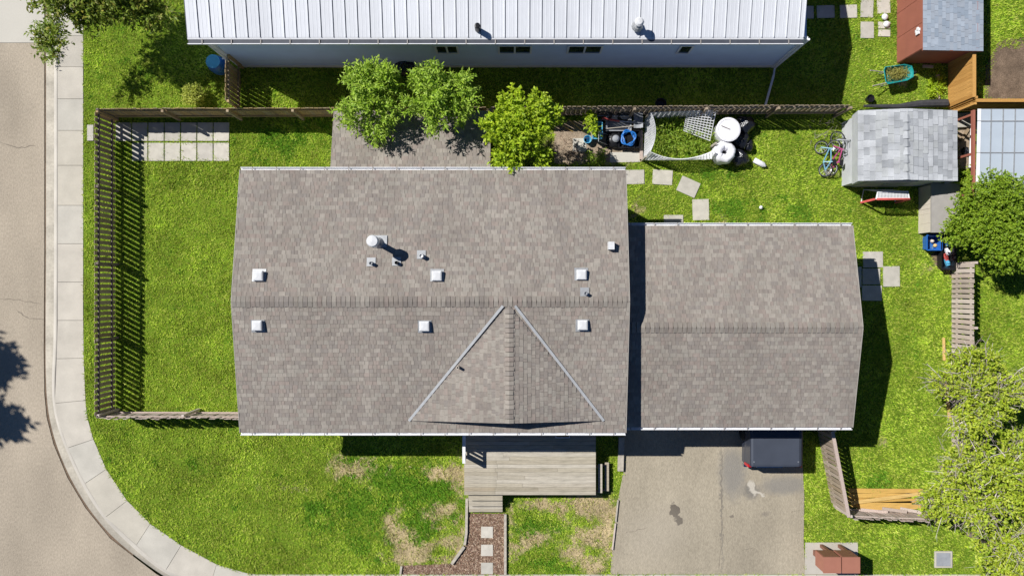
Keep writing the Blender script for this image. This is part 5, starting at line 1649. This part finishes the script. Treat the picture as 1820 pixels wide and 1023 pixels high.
# bicycles
def bike(label, u, v, rz, lean, frame_m, R=.25, s=1.0):
    c = P(u, v, .25); c.z = 0
    t = thing('bicycle', label, 'bicycle', c, None)
    Mx = Matrix.Rotation(rz, 4, 'Z') @ Matrix.Rotation(lean, 4, 'X')
    zoff = .02
    def T(x, y, z): return c + (Mx @ Vector((x * s, y * s, z * s))) + Vector((0, 0, zoff))
    M3 = Mx.to_3x3() @ Matrix.Rotation(math.pi / 2, 3, 'X')
    for x in (-.45, .45):
        b = MB(); b.torus(T(x, 0, R), R * s, .024, 24, 6, 0, M3); wh = obj('wheel', b, M['rubber'], t, smooth=True)
        b = MB()
        for k in range(10):
            a_ = k * math.pi / 5; b.tube([T(x, 0, R), T(x + (R - .02) * math.cos(a_), 0, R + (R - .02) * math.sin(a_))], .004, 3)
        b.torus(T(x, 0, R), (R - .03) * s, .01, 22, 4, 0, M3); obj('rim', b, M['steel'], wh)
    b = MB()
    for a_, q in (((-.45, 0, R), (-.12, 0, R - .02)), ((-.12, 0, R - .02), (-.2, 0, .56)), ((-.2, 0, .5), (.3, 0, .58)), ((-.12, 0, R - .02), (.32, 0, .52)), ((-.45, 0, R), (-.2, 0, .48)), ((.29, 0, .66), (.45, .04, R)), ((.29, 0, .66), (.45, -.04, R))):
        b.tube([T(*a_), T(*q)], .026, 6)
    obj('frame', b, frame_m, t)
    b = MB(); b.tube([T(.27, 0, .6), T(.26, 0, .76)], .016, 6); b.tube([T(.2, -.28, .8), T(.27, -.12, .76), T(.27, .12, .76), T(.2, .28, .8)], .015, 6); obj('handlebar', b, M['steel'], t)
    b = MB(); b.bar(T(-.33, 0, .62), T(-.12, 0, .62), .12, .05); b.tube([T(-.2, 0, .5), T(-.22, 0, .6)], .016, 5); obj('saddle', b, M['black'], t)
bike('pale blue child bicycle leaning outermost in the pile by the shed', 1456, 283, 1.75, .95, M['bikeblue'])
bike('pink child bicycle leaning between the pale blue one and the shed', 1473, 279, 1.45, .75, M['pink'])
bike('dark bicycle leaning nearest the grey shed wall', 1490, 272, 1.95, .45, M['greyp'], .29, 1.1)
b = MB(); r = random.Random(2)
for i in range(26):
    p = P(1440 + r.uniform(0, 50), 228 + r.uniform(-14, 22), 0); b.tube([p, p + Vector((r.uniform(-.3, .3), r.uniform(-.3, .3), r.uniform(.2, .7)))], [.012, .004], 4)
obj('brush_pile', b, M['twig'], label='bare brush sticks above the bicycles by the fence', cat='brush')

# hockey goal
hg = thing('hockey_goal', 'red framed hockey goal with white net below the grey shed', 'goal', P(1562, 352))
X0, X1, Yf = 13.75, 15.1, P(0, 360).y
b = MB(); b.tube([(X0, Yf, .03), (X0, Yf, 1.05), (X0 + .06, Yf, 1.12), (X1 - .06, Yf, 1.12), (X1, Yf, 1.05), (X1, Yf, .03)], .042, 8); obj('front_frame', b, M['red2'], hg, smooth=True)
b = MB(); b.tube([(X0, Yf, .03), (X0 + .1, Yf + .5, .03), (X1 - .1, Yf + .5, .03), (X1, Yf, .03)], .025, 6); b.tube([(X0 + .05, Yf, 1.1), (X0 + .1, Yf + .28, 1.1), (X1 - .1, Yf + .28, 1.1), (X1 - .05, Yf, 1.1)], .03, 6); obj('rear_frame', b, M['white'], hg)
b = MB()
for i in range(22):
    x = X0 + .1 + (X1 - X0 - .2) * i / 21
    b.bar((x, Yf, 1.12), (x, Yf + .28, 1.1), .02, .008); b.bar((x, Yf + .28, 1.1), (x, Yf + .5, .04), .008, .008)
for j in range(10):
    t_ = j / 9; y = Yf + .28 + .22 * t_; z = 1.1 - 1.06 * t_
    b.bar((X0 + .1, y, z), (X1 - .1, y, z), .008, .008)
for j in range(5):
    b.bar((X0 + .08, Yf + .05 + j * .05, 1.115), (X1 - .08, Yf + .05 + j * .05, 1.115), .02, .008)
obj('net', b, M['white'], hg)
# deck box
bx0, bx1, by0, by1 = 16.02, 17.0, 2.14, 3.95
dbx = thing('deck_box', 'tan deck storage box with grey lid beside the round bush', 'storage box', ((bx0 + bx1) / 2, (by0 + by1) / 2, 0))
for a_, c_ in ((by0, (by0 + by1) / 2 - .005), ((by0 + by1) / 2 + .005, by1)):
    b = MB(); b.ab((bx0, a_, 0), (bx0 + .03, c_, .86)); obj('side_panel', b, M['tan'], dbx)
b = MB(); b.ab((bx0 + .031, by0 + .01, 0), (bx1, by1 - .01, .85)); obj('body', b, M['tan'], dbx)
b = MB()
for i in range(1, 5):
    y = by0 + (by1 - by0) * i / 5; b.ab((bx0 - .008, y - .008, .05), (bx0, y + .008, .82))
obj('rib', b, M['tan'], dbx)
b = MB(); b.add([(bx0 - .03, by0 - .03, .87), (bx1 + .02, by0 - .03, .95), (bx1 + .02, by1 + .03, .95), (bx0 - .03, by1 + .03, .87), (bx0 - .03, by0 - .03, .93), (bx1 + .02, by0 - .03, 1.02), (bx1 + .02, by1 + .03, 1.02), (bx0 - .03, by1 + .03, .93)], [(3, 2, 1, 0), (4, 5, 6, 7), (0, 1, 5, 4), (1, 2, 6, 5), (2, 3, 7, 6), (3, 0, 4, 7)]); obj('lid', b, M['lid'], dbx)
boxbin('tote', 'open blue tote holding small things below the deck box', 'tote', 1648, 418, 1674, 444, .4, M['blue'])
t, c, w_, d_ = boxbin('black_trough', 'long open black box with toys below the deck box', 'box', 1674, 418, 1697, 478, .4, M['black'])
rr = random.Random(5)
for i, (u, v, m_, nm) in enumerate(((1687, 430, 'blue', 'blue toy block at the top of the long black box'), (1688, 446, 'wrap', 'white tube toy in the long black box'), (1684, 456, 'red2', 'red toy in the long black box'), (1687, 465, 'cyan', 'light blue toy at the bottom of the long black box'))):
    b = MB(); p = P(u, v, .3); b.bar(p + Vector((-.04, .12, 0)), p + Vector((.06, -.14, .02)), .12, .1); b.lathe([(.07, 0), (.06, .08), (0, .1)], p + Vector((.03, -.02, .03)), 9)
    b.v = [(x, y, z - .18) for x, y, z in b.v]
    obj('toy', b, M[m_], label=nm, cat='toy')
for i, (u, v, m_, nm) in enumerate(((1659, 428, 'tan', 'tan ball in the open blue tote'), (1664, 436, 'lumber', 'yellow ball in the open blue tote'))):
    b = MB(); p = P(u, v, .2); b.lathe([(0, 0), (.06, .02), (.08, .08), (.05, .14), (0, .16)], (p.x, p.y, .05), 10); obj('ball', b, M[m_], label=nm, cat='ball', smooth=True)

# boards beside the right-hand fence
for i, (a_, c_, h, l) in enumerate((((1508, 871), (1640, 872), .06, 'golden board lying highest of the stack by the slanting fence'), ((1508, 880), (1636, 878), .06, 'golden board second from the top of the stack'), ((1512, 893), (1640, 876), .12, 'golden board lying askew across the stack'),
                                 ((1508, 888), (1632, 889), .06, 'golden board in the middle of the stack under the askew one'), ((1512, 897), (1620, 893), .06, 'golden board second lowest of the stack'), ((1524, 903), (1645, 899), .07, 'golden board lowest of the stack next to the pale fence'))):
    b = MB(); p, q = P(*a_, h), P(*c_, h)
    d = q - p; me_c = (p + q) / 2
    b.bar(p, q, .17 if i != 2 else .14, .04); obj('lumber_board', b, M['lumber'], label=l, cat='board', group='golden boards stacked by the fence')
b = MB(); b.bar(P(1677, 600, .06), P(1678, 640, .06), .09, .05); obj('plank', b, M['lumber'], label='yellow plank lying on the lawn left of the sparse tree', cat='plank')
b = MB(); b.bar(P(1679, 660, .06), P(1688, 745, .06), .12, .05); obj('plank', b, M['lumber'], label='yellow plank half under the sparse tree branches', cat='plank')
# pale boards dropped against the E-W fence
for (a_, c_), l in zip((((1530, 905), (1578, 910)), ((1568, 903), (1612, 909)), ((1600, 903), (1644, 911))), ('leftmost', 'middle', 'rightmost')):
    b = MB(); b.bar(P(*a_, .42), P(*c_, .5), .12, .025); obj('loose_board', b, M['fence_pale'], label=l + ' of three loose pale boards lying along the pale fence', cat='board', group='loose boards on the pale fence')

# community mailbox
a = MB(); a.prism(px_poly([(1431, 963), (1524, 963), (1525, 1019), (1430, 1019)]), -.05, .03); obj('mailbox_pad', a, M['conc'], kind='structure')
for i, (xa, xb, l) in enumerate(((11.64, 12.27, 'left brown mailbox cabinet on the concrete pad'), (12.34, 12.98, 'right brown mailbox cabinet on the concrete pad'))):
    yn, ysz = -10.05, -10.62
    mbx = thing('mailbox', l, 'mailbox', ((xa + xb) / 2, -10.3, .03))
    b = MB(); b.ab((xa, ysz, .75), (xb, yn, 1.46)); b.add([(xa - .015, ysz - .015, 1.46), (xb + .015, ysz - .015, 1.46), (xb + .015, yn + .015, 1.46), (xa - .015, yn + .015, 1.46), (xa - .015, ysz - .015, 1.5), (xb + .015, ysz - .015, 1.5), (xb + .015, yn + .015, 1.5), (xa - .015, yn + .015, 1.5)], [(3, 2, 1, 0), (4, 5, 6, 7), (0, 1, 5, 4), (1, 2, 6, 5), (2, 3, 7, 6), (3, 0, 4, 7)])
    obj('cabinet', b, M['cab'], mbx)
    for k in range(6):
        z = .78 + k * .112
        b = MB(); b.ab((xa + .03, yn, z), (xb - .03, yn + .018, z + .098)); obj('door', b, M['cab2'], mbx)
    for k in range(6):
        z = .78 + k * .112
        b = MB(); b.ab((xa + .03, ysz - .018, z), (xb - .03, ysz, z + .098)); obj('door', b, M['cab'], mbx)
    b = MB(); b.ab(((xa + xb) / 2 + .17, -10.2, .03), ((xa + xb) / 2 + .29, -10.08, .76)); obj('pedestal', b, M['cab2'], mbx)
    b = MB(); b.ab(((xa + xb) / 2 - .1, -10.5, .03), ((xa + xb) / 2 + .1, -10.3, .76)); obj('pedestal', b, M['cab2'], mbx)
ub = thing('utility_cover', 'square grey utility cover in the grass near the lower right trees', 'cover', P(1675, 992))
p, q = P(1660, 978), P(1691, 1007)
b = MB()
for a_, c_ in (((p.x, p.y - .06), (q.x, p.y)), ((p.x, q.y), (q.x, q.y + .06)), ((p.x, q.y + .06), (p.x + .06, p.y - .06)), ((q.x - .06, q.y + .06), (q.x, p.y - .06))):
    b.ab((*a_, -.02), (*c_, .06))
obj('frame', b, M['conc'], ub)
b = MB(); b.ab((p.x + .065, q.y + .065, -.02), (q.x - .065, p.y - .065, .05)); obj('lid', b, M['greyp'], ub)
